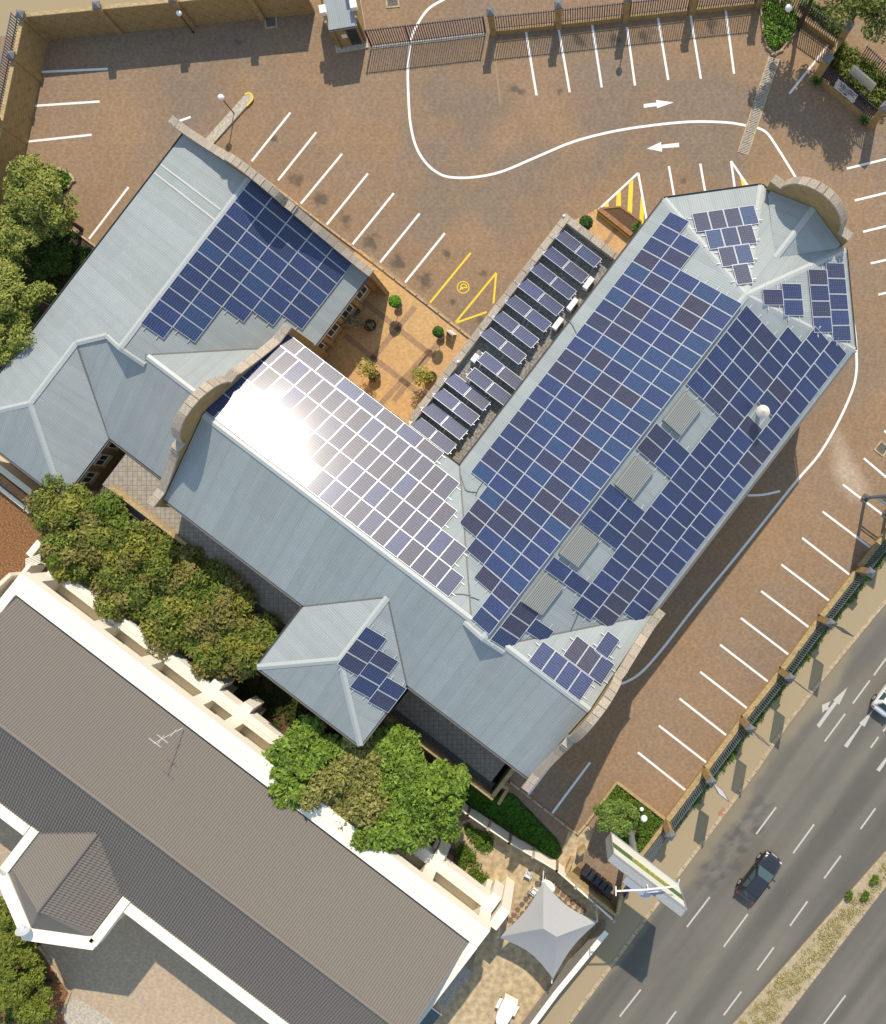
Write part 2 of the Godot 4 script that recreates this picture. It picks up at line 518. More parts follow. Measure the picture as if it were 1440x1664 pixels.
func build_ground() -> void:
	var st := new_st()
	quad(st, Vector3(-400, -0.05, -400), Vector3(400, -0.05, -400), Vector3(400, -0.05, 400), Vector3(-400, -0.05, 400))
	obj("ground", st, M.sand).set_meta("kind", "structure")
	var n1 := FastNoiseLite.new(); n1.seed = 11; n1.frequency = 0.045; n1.fractal_octaves = 4
	var n2 := FastNoiseLite.new(); n2.seed = 12; n2.frequency = 0.16; n2.fractal_octaves = 4
	var n3 := FastNoiseLite.new(); n3.seed = 13; n3.frequency = 1.4; n3.fractal_octaves = 2
	var n4 := FastNoiseLite.new(); n4.seed = 14; n4.frequency = 0.09; n4.fractal_octaves = 3
	var stains := []
	for s in [[443, 222, 0.3], [482, 293, 0.55], [521, 326, 0.5], [562, 358, 0.5], [604, 392, 0.6], [647, 425, 0.6], [690, 457, 0.6], [727, 412, 0.3], [940, 66, 0.5], [1050, 58, 0.5], [998, 66, 0.45], [1157, 42, 0.5],
			[835, 145, 0.35], [848, 150, 0.25], [910, 148, 0.2], [1002, 352, 0.3], [1113, 292, 0.25], [735, 490, 0.3], [785, 446, 0.25], [385, 68, 0.3], [780, 520, 0.3]]:
		stains.append([pt(s[0], s[1]), s[2]])
	var dust := [pt(1362, 712), pt(1372, 760), pt(1398, 800)]
	# grey tyre-worn lanes across the paving
	var lanes := [[pt(740, 150), 4.0], [pt(770, 215), 5.0], [pt(900, 300), 4.0], [pt(1080, 185), 4.0], [pt(1000, 250), 3.0], [pt(700, 330), 4.0], [pt(1200, 170), 3.0], [pt(300, 150), 3.0], [pt(1180, 240), 3.0], [pt(1380, 240), 3.5]]
	var f := func(p: Vector3) -> Color:
		var a := n1.get_noise_2d(p.x, p.z); var b := n2.get_noise_2d(p.x, p.z); var c := n3.get_noise_2d(p.x, p.z); var e := n4.get_noise_2d(p.x, p.z)
		var col := Vector3(0.435, 0.295, 0.18)
		var grey := Vector3(0.32, 0.245, 0.18)
		var wear := clampf(0.28 + a * 0.7 + b * 0.5, 0.0, 1.0)
		for l in lanes: wear += 0.75 * exp(-pow((p - l[0]).length() / l[1], 2.0)) * clampf(0.7 + b, 0.0, 1.2)
		col = col.lerp(grey, clampf(wear, 0.0, 0.95))
		col = col.lerp(Vector3(0.47, 0.30, 0.17), clampf(e * 1.4, 0.0, 0.6))
		col *= 1.0 + b * 0.12 + c * 0.05
		var k := 0.0
		for s in stains:
			var d: float = (p - s[0]).length() / s[1]
			if d < 1.6: k = maxf(k, clampf((1.15 - d + c * 0.9) * 1.3, 0.0, 0.75))
		col = col.lerp(Vector3(0.13, 0.11, 0.095), k)
		var w := 0.0
		for i in 2:
			var q := Geometry3D.get_closest_point_to_segment(p, dust[i], dust[i + 1])
			w = maxf(w, clampf(1.0 - (p - q).length() / 1.1 + b * 0.7, 0.0, 1.0))
		col = col.lerp(Vector3(0.80, 0.66, 0.49), w * 0.6)
		return Color(col.x, col.y, col.z)
	var o := pt(-80, -160); var e := pt(1560, 1760)
	grid_sheet("parking_paving", o, Vector3(e.x - o.x, 0, 0), Vector3(0, 0, e.z - o.z), 385, 450, M.paving, f)
	# the road: asphalt with worn lanes
	var rd := Vector3(0.6, 0, -0.8); var rc := Vector3(0.8, 0, 0.6)
	var tracks := [22.9, 24.3, 25.9, 27.2, 28.7, 30.3, 31.7, 33.2, 36.5, 38.6, 40.4]
	var stain2 := [[pt(1150, 1432), 0.9], [pt(1178, 1398), 1.2], [pt(1200, 1360), 1.1], [pt(1225, 1325), 1.3]]
	var g := func(p: Vector3) -> Color:
		var a := n2.get_noise_2d(p.x * 0.6, p.z * 0.6)
		var al := p.dot(rd); var ac := p.dot(rc)
		var s := n1.get_noise_2d(al * 0.5, ac * 9.0)
		var col := Vector3(0.21, 0.19, 0.155)
		var band := 0.5 + 0.5 * sin((ac - 22.6) * TAU / 3.1 - 0.9)
		col = col.lerp(Vector3(0.135, 0.126, 0.108), clampf(band * 0.55 + s * 1.1 + 0.1, 0.0, 1.0))
		col *= 1.0 + a * 0.12 + n3.get_noise_2d(p.x, p.z) * 0.05
		for q in stain2:
			var d: float = (p - q[0]).length() / q[1]
			if d < 1.5: col = col.lerp(Vector3(0.085, 0.08, 0.072), clampf(0.25 - d * 0.5 + n3.get_noise_2d(p.x * 0.7, p.z * 0.7) * 1.6 + a, 0.0, 0.4))
		var kerb: float = Geometry3D.get_closest_point_to_segment(p, pt(1228, 1251), pt(940, 1640)).distance_to(p)
		kerb = minf(kerb, Geometry3D.get_closest_point_to_segment(p, pt(1440, 975), pt(1228, 1251)).distance_to(p))
		col = col.lerp(Vector3(0.33, 0.27, 0.17), clampf(1.0 - kerb / 0.9 + a * 1.5, 0.0, 0.6))
		return Color(col.x, col.y, col.z)
	grid_sheet("road", rc * 22.0 - rd * 62.0 + Vector3(0, 0.004, 0), rc * 40.0, rd * 90.0, 200, 300, M.asphalt, g)
	# verge between the fence and the kerb, a raised slab
	sheet("verge", [[1620, 650], [1500, 800], [1391, 938], [1268, 1098], [1150, 1258], [1083, 1345], [1005, 1445], [985, 1475], [880, 1640], [800, 1770], [845, 1770], [938, 1640], [1083, 1444], [1226, 1251], [1274, 1179], [1333, 1103], [1413, 1005], [1438, 975], [1640, 720]], 0.12, M.verge, 0.12)
	kerb_run("kerb", [[1640, 722], [1439, 976], [1414, 1006], [1334, 1104], [1275, 1180], [1227, 1252], [1084, 1445], [939, 1641], [846, 1770]], 0.16, M.kerb_stone, 0.3)
	# median
	sheet("median", [[1560, 1250], [1441, 1385], [1193, 1666], [1140, 1730], [1215, 1730], [1266, 1659], [1440, 1432], [1560, 1300]], 0.13, M.dry_median, 0.12)
	kerb_run("median_kerb", [[1560, 1249], [1440, 1384], [1192, 1665], [1140, 1729]], 0.155, M.kerb_stone, 0.22)
	kerb_run("median_kerb", [[1560, 1301], [1441, 1433], [1267, 1660], [1216, 1730]], 0.155, M.kerb_stone, 0.22)
	# sandy ground over the north wall
	sheet("bare_ground", [[-80, -160], [520, -160], [505, 14], [300, 36], [80, 58], [-80, 60]], 0.004, M.verge)
	# courtyard
	sheet("courtyard_paving", [[585, 405], [625, 438], [764, 547], [790, 570], [700, 740], [430, 575], [470, 470]], 0.008, M.court_paving)
	var st2 := new_st()
	for l in [[[600, 418], [762, 548]], [[590, 489], [705, 580]], [[560, 545], [690, 646]], [[675, 498], [612, 575]], [[612, 575], [602, 588]], [[722, 545], [640, 652]], [[700, 568], [588, 690]]]:
		strip(st2, l, 0.42, 0.012)
	obj("courtyard_band", st2, M.court_band).set_meta("kind", "structure")
	sheet("entrance_paving", [[905, 370], [968, 342], [1045, 385], [1010, 450]], 0.008, M.court_paving)
	st2 = new_st()
	strip(st2, [[1002, 372], [972, 412]], 0.35, 0.012)
	obj("entrance_band", st2, M.court_band).set_meta("kind", "structure")
	# planted ground and soil
	sheet("garden_soil", [[-80, 262], [45, 262], [100, 276], [117, 284], [120, 296], [98, 330], [96, 356], [157, 402], [120, 460], [60, 540], [-10, 640], [-80, 700]], 0.02, M.dark_soil)
	sheet("side_garden", [[-80, 745], [10, 750], [90, 812], [140, 800], [330, 900], [470, 1020], [640, 1190], [800, 1290], [860, 1340], [930, 1398], [1000, 1470], [980, 1480], [760, 1310], [700, 1350], [560, 1290], [380, 1160], [200, 1020], [80, 930], [-80, 830]], 0.012, M.soil)
	sheet("south_grass", [[740, 1262], [836, 1290], [905, 1362], [915, 1385], [905, 1398], [765, 1310], [730, 1290]], 0.03, M.grass_base)
	sheet("bare_bank", [[925, 1350], [938, 1357], [952, 1340], [965, 1350], [945, 1400], [925, 1420], [905, 1400]], 0.03, M.sand)
	sheet("orange_soil", [[-80, 800], [8, 795], [60, 838], [75, 870], [70, 925], [130, 945], [60, 975], [-80, 1010]], 0.02, M.orange_soil)
	# yard south-east of the neighbour
	var y1 := FastNoiseLite.new(); y1.seed = 44; y1.frequency = 0.12; y1.fractal_octaves = 4
	sheet("yard", [[740, 1338], [765, 1330], [905, 1408], [1000, 1482], [985, 1500], [870, 1640], [830, 1720], [560, 1720], [740, 1480]], 0.02, M.sand)
	sheet("neighbour_paving", [[-80, 1300], [40, 1290], [240, 1440], [520, 1664], [560, 1740], [-80, 1740]], 0.02, M.cobble)
	sheet("driveway", [[122, 1618], [190, 1664], [240, 1720], [60, 1720], [90, 1640], [104, 1642]], 0.028, M.concrete)
	sheet("planting_bed", [[-80, 1440], [52, 1510], [70, 1545], [115, 1612], [104, 1642], [110, 1720], [-80, 1720]], 0.05, M.orange_soil)

func kerb_run(called: String, line: Array, h: float, m: Material, w: float) -> void:
	var k := setting(called)
	var st := new_st()
	cbox(st, Vector3(0, 0, 0), Vector3(0.497, 0, 0), Vector3(0, h / 2, 0), Vector3(0, 0, w / 2), 0.03)
	st.generate_normals()
	var mesh := st.commit()
	for i in line.size() - 1:
		var a := pt(line[i][0], line[i][1]); var b := pt(line[i + 1][0], line[i + 1][1])
		var d := (b - a).normalized()
		var n := maxi(1, int(round((b - a).length())))
		for j in n:
			var c := a + d * ((b - a).length() * (j + 0.5) / n)
			if c.x < -48 or c.x > 30 or c.z > 45 or c.z < -45: continue
			var bs := Basis(d, Vector3.UP, d.cross(Vector3.UP))
			bs = bs.rotated(Vector3.UP, rng.randf_range(-0.006, 0.006))
			inst("kerb_stone", mesh, m, k, Transform3D(bs, c + Vector3(0, h / 2 + rng.randf_range(-0.004, 0.004), 0)))

# ------------------------------------------------------------------ painted markings
func build_markings() -> void:
	var k := setting("parking_markings")
	var zoom := func(v, ox, oy, s): return [ox + v[0] / s, oy + v[1] / s]
	var lines := []
	for l in [[1143, 90, 1375, 265], [1047, 213, 1275, 390], [950, 338, 1185, 515], [855, 462, 1090, 640], [760, 588, 995, 768], [663, 713, 897, 893], [570, 840, 802, 1020], [473, 965, 705, 1147], [377, 1092, 606, 1270]]:
		lines.append([940 + l[0] / 2.88, 800 + l[1] / 2.88, 940 + l[2] / 2.88, 800 + l[3] / 2.88])
	lines.append_array([[1036.7, 1222.5, 1117.5, 1286.7], [1369.8, 787.4, 1450, 848], [1404, 744.8, 1450, 784], [1437, 700, 1470, 728],
		[1389, 325.8, 1450, 311], [1402.5, 376.7, 1450, 365], [1415, 428, 1455, 419], [1427.5, 478.8, 1460, 471], [1376, 274, 1450, 256],
		[68, 117, 175, 112], [56, 172, 162, 165], [46, 230, 149, 219], [145, 388, 209, 304], [285, 199, 310, 190],
		[409, 262, 472, 183], [452, 293, 514, 215], [489, 331, 556, 250], [531, 365, 598, 282], [573, 397, 640, 314], [615, 430, 682, 347], [656, 462, 723, 379],
		[855, 52, 872, 155], [908, 47, 926, 150], [962, 38, 978, 142], [1019, 44, 1032, 139], [1069, 27, 1086, 130], [1122, 23, 1139, 128], [1179, 14, 1193, 120],
		[1087, 270, 1096, 321], [1138, 266, 1147, 317], [1188, 262, 1195, 311], [1283, 152, 1346, 73], [858, 1292, 918, 1213], [897.5, 1321.7, 959, 1239]])
	for l in lines:
		var st := new_st()
		strip(st, [[l[0], l[1]], [l[2], l[3]]], 0.17, 0.006)
		obj("bay_line", st, M.white_paint, k)
	var st := new_st()
	strip(st, [[801, 62], [813, 168]], 0.16, 0.006)
	obj("bay_line", st, M.old_paint, k)
	st = new_st()
	strip(st, smooth_line([[735, -8], [720, 0], [697, 14], [680, 37], [668, 65], [663, 110], [664, 160], [667, 200], [675, 235], [690, 262], [710, 280], [732, 288], [770, 288], [815, 279], [870, 256], [930, 231], [990, 215], [1050, 205], [1120, 198], [1180, 199], [1212, 204]], 5), 0.19, 0.01)
	obj("lane_line", st, M.white_paint, k)
	st = new_st()
	strip(st, smooth_line([[1229, 207], [1245, 215], [1260, 235], [1285, 275], [1300, 300], [1316, 326], [1345, 385], [1372, 460], [1388, 530], [1392, 580], [1391, 610], [1383, 640], [1360, 690], [1330, 740], [1290, 787], [1200, 900], [1130, 985], [1080, 1050], [1045, 1090], [1020, 1107], [995, 1115]], 5), 0.19, 0.01)
	obj("lane_line", st, M.white_paint, k)
	st = new_st()
	strip(st, smooth_line([[1215, 805], [1240, 804], [1268, 798]], 4), 0.17, 0.006)
	obj("lane_line", st, M.white_paint, k)
	# hatched triangles
	for l in [[[972.5, 341], [1037.2, 281]], [[1037.2, 281], [1051.8, 362]], [[1188, 262], [1218, 306]]]:
		st = new_st()
		strip(st, l, 0.17, 0.010)
		obj("triangle_line", st, M.white_paint, k)
	for l in [[[430, 820], [437, 770], [505, 700], [508, 820]], [[628, 800], [640, 580], [712, 515], [710, 795]], [[818, 890], [845, 395], [918, 330], [893, 935]], [[1018, 1040], [1045, 590], [1095, 820], [1088, 1100]]]:
		var q := []
		for v in l: q.append([940 + v[0] / 10.29, 260 + v[1] / 10.29])
		paint_poly("hatch_bar", q, M.yellow_paint, k, 0.006)
	paint_poly("hatch_bar", [[1201, 281], [1216, 305], [1207, 307]], M.yellow_paint, k, 0.006)
	for l in [[[765, 411], [698, 493]], [[806.5, 443.5], [739.5, 525]], [[806.5, 443.5], [802, 493]], [[739.5, 525], [791, 507]], [[969, 341], [957, 356]]]:
		st = new_st()
		strip(st, l, 0.15, 0.006 if l[0][0] != 806.5 or l[1][0] != 802 else 0.010)
		obj("yellow_line", st, M.yellow_paint, k)
	# wheelchair sign in a ring
	var c := [752.8, 466.9]
	var ring := []
	for i in 33: ring.append([c[0] + cos(TAU * i / 32) * 9.4, c[1] + sin(TAU * i / 32) * 9.4])
	st = new_st()
	strip(st, ring, 0.07, 0.006)
	var arc := []
	for i in 17:
		var t := deg_to_rad(165 + 205.0 * i / 16)
		arc.append([c[0] + 0.8 + cos(t) * 4.7, c[1] - 0.6 + sin(t) * 4.7])
	strip(st, arc, 0.075, 0.006)
	strip(st, [[c[0] - 5.3, c[1] + 4.2], [c[0] - 2.8, c[1] + 1.4], [c[0] - 1.6, c[1] - 0.6]], 0.11, 0.007)
	strip(st, [[c[0] - 2.8, c[1] + 0.8], [c[0] - 0.2, c[1] + 1.0], [c[0] + 2.4, c[1] + 0.2], [c[0] + 6.6, c[1] + 0.6]], 0.09, 0.008)
	strip(st, [[c[0] - 2.4, c[1] + 1.6], [c[0] - 0.4, c[1] + 3.4]], 0.07, 0.009)
	obj("wheelchair_symbol", st, M.yellow_paint, k)
	# direction arrows
	for a in [[[515, 1015], [518, 1052], [642, 1035], [648, 1055], [810, 998], [638, 975], [640, 1000]]]:
		var q := []
		for v in a: q.append([960 + v[0] / 6.0, v[1] / 6.0])
		paint_poly("lane_arrow", q, M.white_paint, k, 0.006)
	var q2 := []
	for v in [[320, 696], [388, 664], [386, 678], [470, 668], [472, 688], [390, 694], [392, 710]]: q2.append([940 + v[0] / 2.88, v[1] / 2.88])
	paint_poly("lane_arrow", q2, M.white_paint, k, 0.006)
	# road markings
	var r := setting("road_markings")
	for l in [[925, 195, 832, 320], [615, 615, 508, 755], [292, 1048, 193, 1175], [1103, 275, 1005, 410], [793, 695, 680, 848], [457, 1150, 370, 1268], [1390, 200, 1320, 297], [1228, 422, 1150, 528], [1072, 635, 990, 750], [915, 850, 837, 957], [762, 1058, 680, 1168], [1250, 1075, 1140, 1222]]:
		st = new_st()
		strip(st, [[940 + l[0] / 2.88, 1244 + l[1] / 2.88], [940 + l[2] / 2.88, 1244 + l[3] / 2.88]], 0.13, 0.012)
		obj("lane_dash", st, M.worn_paint, r)
	for l in [[1040, 960, 840, 1230], [1280, 635, 1115, 860], [1470, 375, 1320, 585], [1365, 1185, 1290, 1290], [1600, 880, 1410, 1130]]:
		st = new_st()
		strip(st, [[1200 + l[0] / 6.0, 1000 + l[1] / 6.0], [1200 + l[2] / 6.0, 1000 + l[3] / 6.0]], 0.13, 0.012)
		obj("lane_dash", st, M.worn_paint, r)
	for a in [[[65, 910], [105, 950], [372, 582], [403, 602], [530, 338], [315, 530], [333, 548]], [[145, 605], [280, 548], [235, 630], [255, 648], [215, 690], [198, 675], [150, 725]], [[475, 1215], [525, 1250], [745, 905], [785, 935], [915, 672], [705, 880], [725, 895]], [[962, 1575], [1010, 1610], [1220, 1300], [1250, 1320], [1390, 1050], [1180, 1260], [1195, 1275]]]:
		var q := []
		for v in a: q.append([1320 + v[0] / 9.24, 1080 + v[1] / 9.24])
		paint_poly("road_arrow", q, M.worn_paint, r, 0.012)

func paint_poly(called: String, q: Array, m: Material, parent: Node3D, h: float) -> void:
	var st := new_st()
	var p := px_poly(q, h)
	var ix := flat_tris(p)
	for i in range(0, ix.size(), 3):
		var a: Vector3 = p[ix[i]]; var b: Vector3 = p[ix[i + 1]]; var c: Vector3 = p[ix[i + 2]]
		if (b - a).cross(c - a).y > 0.0: tri(st, a, c, b)
		else: tri(st, a, b, c)
	obj(called, st, m, parent)

# ------------------------------------------------------------------ the office building
const EV := 8.9      # eaves of the two-storey wings
const WR := 12.2     # wing ridge
const ER := 12.83    # east block ridge

# one roof slope: polygon in space, ribs run down the slope, "along" is the level direction of its eaves
func slope(parent: Node3D, called: String, p: Array, along: Vector3, m: Material, t := 0.07) -> MeshInstance3D:
	var st := new_st()
	var ix := flat_tris(p)
	var n: Vector3 = Vector3.ZERO
	for i in p.size():
		var a: Vector3 = p[i]; var b: Vector3 = p[(i + 1) % p.size()]
		n += a.cross(b)
	n = n.normalized()
	if n.y < 0: n = -n
	var down := along.cross(n).normalized()
	var put := func(v: Vector3) -> void:
		st.set_uv(Vector2(v.dot(along) / 6.08, v.dot(down) / 6.0))
		st.add_vertex(v)
	for i in range(0, ix.size(), 3):
		var a: Vector3 = p[ix[i]]; var b: Vector3 = p[ix[i + 1]]; var c: Vector3 = p[ix[i + 2]]
		if (b - a).cross(c - a).y > 0.0:
			var q := b; b = c; c = q
		for v in [a, b, c]: put.call(v)
		for v in [a, c, b]: put.call(v - n * t)
	for i in p.size():
		var a: Vector3 = p[i]; var b: Vector3 = p[(i + 1) % p.size()]
		for v in [a, b, b - n * t, a, b - n * t, a - n * t]: put.call(v)
	st.generate_normals()
	st.generate_tangents()
	return inst(called, st.commit(), m, parent)

func trim(parent: Node3D, called: String, a: Vector3, b: Vector3, w: float, h: float, m: Material, lift := 0.03) -> void:
	var st := new_st()
	# a folded cap: two shallow wings
	var d := (b - a).normalized()
	var s := d.cross(Vector3.UP).normalized() * w / 2
	var u := Vector3(0, lift, 0)
	var dn := Vector3(0, -w * 0.22, 0)
	quad(st, a + u + Vector3(0, h, 0), b + u + Vector3(0, h, 0), b + u + s + dn + Vector3(0, h, 0), a + u + s + dn + Vector3(0, h, 0))
	quad(st, b + u + Vector3(0, h, 0), a + u + Vector3(0, h, 0), a + u - s + dn + Vector3(0, h, 0), b + u - s + dn + Vector3(0, h, 0))
	quad(st, a + u + s + dn + Vector3(0, h, 0), b + u + s + dn + Vector3(0, h, 0), b + u + s + dn, a + u + s + dn)
	quad(st, a + u - s + dn, b + u - s + dn, b + u - s + dn + Vector3(0, h, 0), a + u - s + dn + Vector3(0, h, 0))
	obj(called, st, m, parent)

func gutter(parent: Node3D, a: Vector3, b: Vector3, out: Vector3) -> void:
	var st := new_st()
	var c := out * 0.075 + Vector3(0, -0.05, 0)
	bar(st, a + c - Vector3(0, 0.05, 0), b + c - Vector3(0, 0.05, 0), 0.13, 0.015)
	bar(st, a + c + out * 0.06, b + c + out * 0.06, 0.016, 0.11)
	obj("gutter", st, M.gutter, parent)

# Dutch gable: a wall from p0 to p1 whose top follows the profile; stones of coping lie on it
func gable(parent: Node3D, p0: Vector3, p1: Vector3, prof: Array, base: float, th: float) -> void:
	var g := Node3D.new()
	g.name = "gable_parapet"
	parent.add_child(g, true)
	var d := (p1 - p0).normalized()
	var out := d.cross(Vector3.UP).normalized() * th / 2
	var st := new_st()
	for i in prof.size() - 1:
		var a := p0 + d * float(prof[i][0]); var b := p0 + d * float(prof[i + 1][0])
		var at := a + Vector3(0, prof[i][1], 0); var bt := b + Vector3(0, prof[i + 1][1], 0)
		var al := a + Vector3(0, base, 0); var bl := b + Vector3(0, base, 0)
		quad(st, al + out, bl + out, bt + out, at + out)
		quad(st, bl - out, al - out, at - out, bt - out)
		quad(st, at + out, bt + out, bt - out, at - out)
	var a0 := p0 + d * float(prof[0][0]); var b0 := p0 + d * float(prof[-1][0])
	quad(st, a0 + Vector3(0, base, 0) - out, a0 + Vector3(0, base, 0) + out, a0 + Vector3(0, prof[0][1], 0) + out, a0 + Vector3(0, prof[0][1], 0) - out)
	quad(st, b0 + Vector3(0, base, 0) + out, b0 + Vector3(0, base, 0) - out, b0 + Vector3(0, prof[-1][1], 0) - out, b0 + Vector3(0, prof[-1][1], 0) + out)
	obj("gable_wall", st, M.yellow_brick, g)
	# coping stones along the profile
	var wide := out.normalized() * (th / 2 + 0.13)
	for i in prof.size() - 1:
		var a := p0 + d * float(prof[i][0]) + Vector3(0, prof[i][1], 0)
		var b := p0 + d * float(prof[i + 1][0]) + Vector3(0, prof[i + 1][1], 0)
		var l := (b - a).length()
		if l < 0.05: continue
		var n := maxi(1, int(round(l / 0.8)))
		for k in n:
			var c0 := a.lerp(b, (k + 0.008) / n); var c1 := a.lerp(b, (k + 0.992) / n)
			var dir := (c1 - c0)
			var up := wide.normalized().cross(dir.normalized())
			if up.y < 0: up = -up
			var s := new_st()
			cbox(s, (c0 + c1) / 2 + up * 0.065, dir / 2, up * 0.065, wide, 0.02)
			obj("coping_stone", s, M[["coping", "coping_b", "coping_c"][rng.randi() % 3]], g)

# profile of a Dutch gable l metres long: ends at he, roof line rising to hr in the middle, arch of radius r on shoulders
func dutch(l: float, he0: float, he1: float, hr: float, r: float, rise: float) -> Array:
	var out := []
	var half := []
	for side in 2:
		var he := he0 if side == 0 else he1
		var pts := []
		var m := l / 2
		pts.append([0.0, he]); pts.append([1.25, he])
		var xs := m - r - 0.75
		var hs := he + (hr - he) * (xs / m) + 0.25
		for k in range(1, 5):
			var t := k / 4.0
			pts.append([1.25 + (xs - 1.25) * t, he + (hs - he) * pow(t, 1.12)])
		pts.append([xs + 0.02, hs + 0.22]); pts.append([m - r, hs + 0.22])
		half.append([pts, hs + 0.22])
	for p in half[0][0]: out.append(p)
	var h0: float = half[0][1]; var h1: float = half[1][1]
	for k in range(1, 12):
		var t := PI - PI * k / 12.0
		out.append([l / 2 + cos(t) * r, lerpf(h0, h1, k / 12.0) + sin(t) * rise])
	var rev: Array = half[1][0].duplicate()
	rev.reverse()
	for p in rev: out.append([l - p[0], p[1]])
	return out

func window(parent: Node3D, c: Vector3, right: Vector3, w: float, h: float, face: Vector3) -> void:
	var f := Node3D.new()
	f.name = "window"
	parent.add_child(f, true)
	var st := new_st()
	for s in [-1, 1]:
		box(st, c + right * s * (w / 2 - 0.04), right * 0.04, Vector3(0, h / 2, 0), face * 0.06)
		box(st, c + Vector3(0, s * (h / 2 - 0.04), 0), right * (w / 2 - 0.08), Vector3(0, 0.04, 0), face * 0.06)
	box(st, c, right * 0.025, Vector3(0, h / 2 - 0.08, 0), face * 0.05)
	obj("frame", st, M.white_wall, f)
	st = new_st()
	box(st, c - face * 0.01, right * (w / 2 - 0.08), Vector3(0, h / 2 - 0.08, 0), face * 0.012)
	obj("pane", st, M.glass, f)
	st = new_st()
	cbox(st, c + Vector3(0, -h / 2 - 0.05, 0) + face * 0.08, right * (w / 2 + 0.08), Vector3(0, 0.04, 0), face * 0.14)
	obj("sill", st, M.yellow_brick_coping, f)

func ab_poly(list: Array, h: float) -> Array:
	var out := []
	for v in list: out.append(ab(v[0], v[1], h))
	return out

func build_office() -> void:
	var b := thing("office_building", "large yellow brick office building with grey corrugated hipped roofs and curved gable parapets", "building")
	var R: Material = M.roof_sheet
	# walls
	var st := new_st()
	slab(st, ab_poly([[-7.5, -2.0], [-7.5, 20.6], [-3.3, 24.8], [3.3, 24.8], [7.5, 20.4], [7.5, -2.0], [7.6, -14.4], [-22.2, -14.4], [-22.2, -2.0]], EV - 0.12), EV - 0.12)
	obj("wall", st, M.yellow_brick, b)
	st = new_st()
	slab(st, ab_poly([[-10.1, -14.5], [-2.6, -14.5], [-2.6, -19.5], [-10.1, -19.5]], EV - 0.1), EV - 0.1)
	obj("pavilion_wall", st, M.yellow_brick, b)
	st = new_st()
	slab(st, ab_poly([[-37.9, 5.3], [-22.65, 5.3], [-22.65, -14.5], [-30.2, -14.5], [-30.2, -20.0], [-37.9, -20.0]], 4.15), 4.15)
	obj("low_wing_wall", st, M.yellow_brick, b)
	# east block
	var r1 := ab(0.1, 17.7, ER)
	var v1 := ab(-1.2, -8.5, WR); var v2 := ab(1.3, -8.5, WR)
	var c1 := ab(-8.05, 20.8, EV); var c2 := ab(-3.5, 25.4, EV); var c3 := ab(3.5, 25.4, EV); var c4 := ab(8.05, 20.6, 8.65)
	var w0 := ab(-8.05, -1.45, EV); var e2 := ab(8.05, -1.45, 8.65)
	var rs := ab(0.1, -8.85, ER)
	slope(b, "roof_slope", [r1, rs, ab(-1.5, -8.85, 12.05), v1, w0, c1], BX, R)
	slope(b, "roof_slope", [r1, c4, e2, v2, ab(1.68, -8.85, 12.05), rs], BX, R)
	slope(b, "roof_slope", [r1, c1, c2], (c2 - c1).normalized(), R)
	slope(b, "roof_slope", [r1, c2, c3], (c3 - c2).normalized(), R)
	slope(b, "roof_slope", [r1, c3, c4], (c4 - c3).normalized(), R)
	st = new_st()
	tri(st, ab(-1.4, -8.8, 11.98), ab(1.6, -8.8, 11.98), ab(0.1, -8.8, ER - 0.05))
	obj("gablet", st, M.roof_trim, b)
	# wing
	var nw := -22.2; var se := 8.05
	slope(b, "roof_slope", [ab(nw, -8.5, WR), v1, w0, ab(nw, -1.45, EV)], AX, R)
	slope(b, "roof_slope", [v2, ab(se, -8.5, WR), e2], AX, R)
	slope(b, "roof_slope", [ab(nw, -8.5, WR), ab(se, -8.5, WR), ab(se, -15, 9.0), ab(-2.05, -15, 9.0), ab(-6.33, -10.75, 11.09), ab(-10.6, -15, 9.0), ab(nw, -15, 9.0)], AX, R)
	# pavilion
	var pa := ab(-6.33, -10.75, 11.09); var pb := ab(-6.33, -15.78, 11.09)
	slope(b, "roof_slope", [pa, pb, ab(-10.6, -20.05, 9.0), ab(-10.6, -15, 9.0)], BX, R)
	slope(b, "roof_slope", [pa, ab(-2.05, -15, 9.0), ab(-2.05, -20.05, 9.0), pb], BX, R)
	slope(b, "roof_slope", [pb, ab(-2.05, -20.05, 9.0), ab(-10.6, -20.05, 9.0)], AX, R)
	# low north-west block, link and hipped end
	var k0 := ab(-30.87, 5.25, 8.44); var k1 := ab(-30.87, -8.9, 8.44)
	slope(b, "roof_slope", [k0, k1, ab(-32.5, -8.9, 7.64), ab(-34.4, -10.75, 6.71), ab(-34.4, -15.96, 6.71), ab(-38.45, -20.0, 4.74), ab(-38.45, 5.25, 4.74)], BX, R)
	slope(b, "roof_slope", [k0, ab(-22.15, 5.25, 4.18), ab(-22.15, -0.94, 4.18), ab(-29.56, -8.35, 7.8), ab(-29.25, -8.9, 7.65), k1], BX, R)
	slope(b, "roof_slope", [ab(-29.56, -8.35, 7.8), ab(-22.2, -8.35, 7.8), ab(-22.2, -0.99, 4.2)], AX, R)
	slope(b, "roof_slope", [ab(-32.1, -8.35, 7.8), ab(-34.4, -10.75, 6.65), ab(-29.7, -15.07, 4.52), ab(-22.2, -15.07, 4.52), ab(-22.2, -8.35, 7.8)], AX, R)
	slope(b, "roof_slope", [ab(-34.4, -10.75, 6.71), ab(-34.4, -15.96, 6.71), ab(-29.7, -20.6, 4.45), ab(-29.7, -15.07, 4.45)], BX, R)
	slope(b, "roof_slope", [ab(-34.4, -15.96, 6.71), ab(-38.45, -20.0, 4.74), ab(-38.2, -20.6, 4.5), ab(-29.7, -20.6, 4.45)], AX, R)
	st = new_st()
	tri(st, ab(-32.4, -8.84, 7.6), ab(-29.3, -8.84, 7.6), ab(-30.87, -8.84, 8.38))
	obj("gablet", st, M.roof_trim, b)
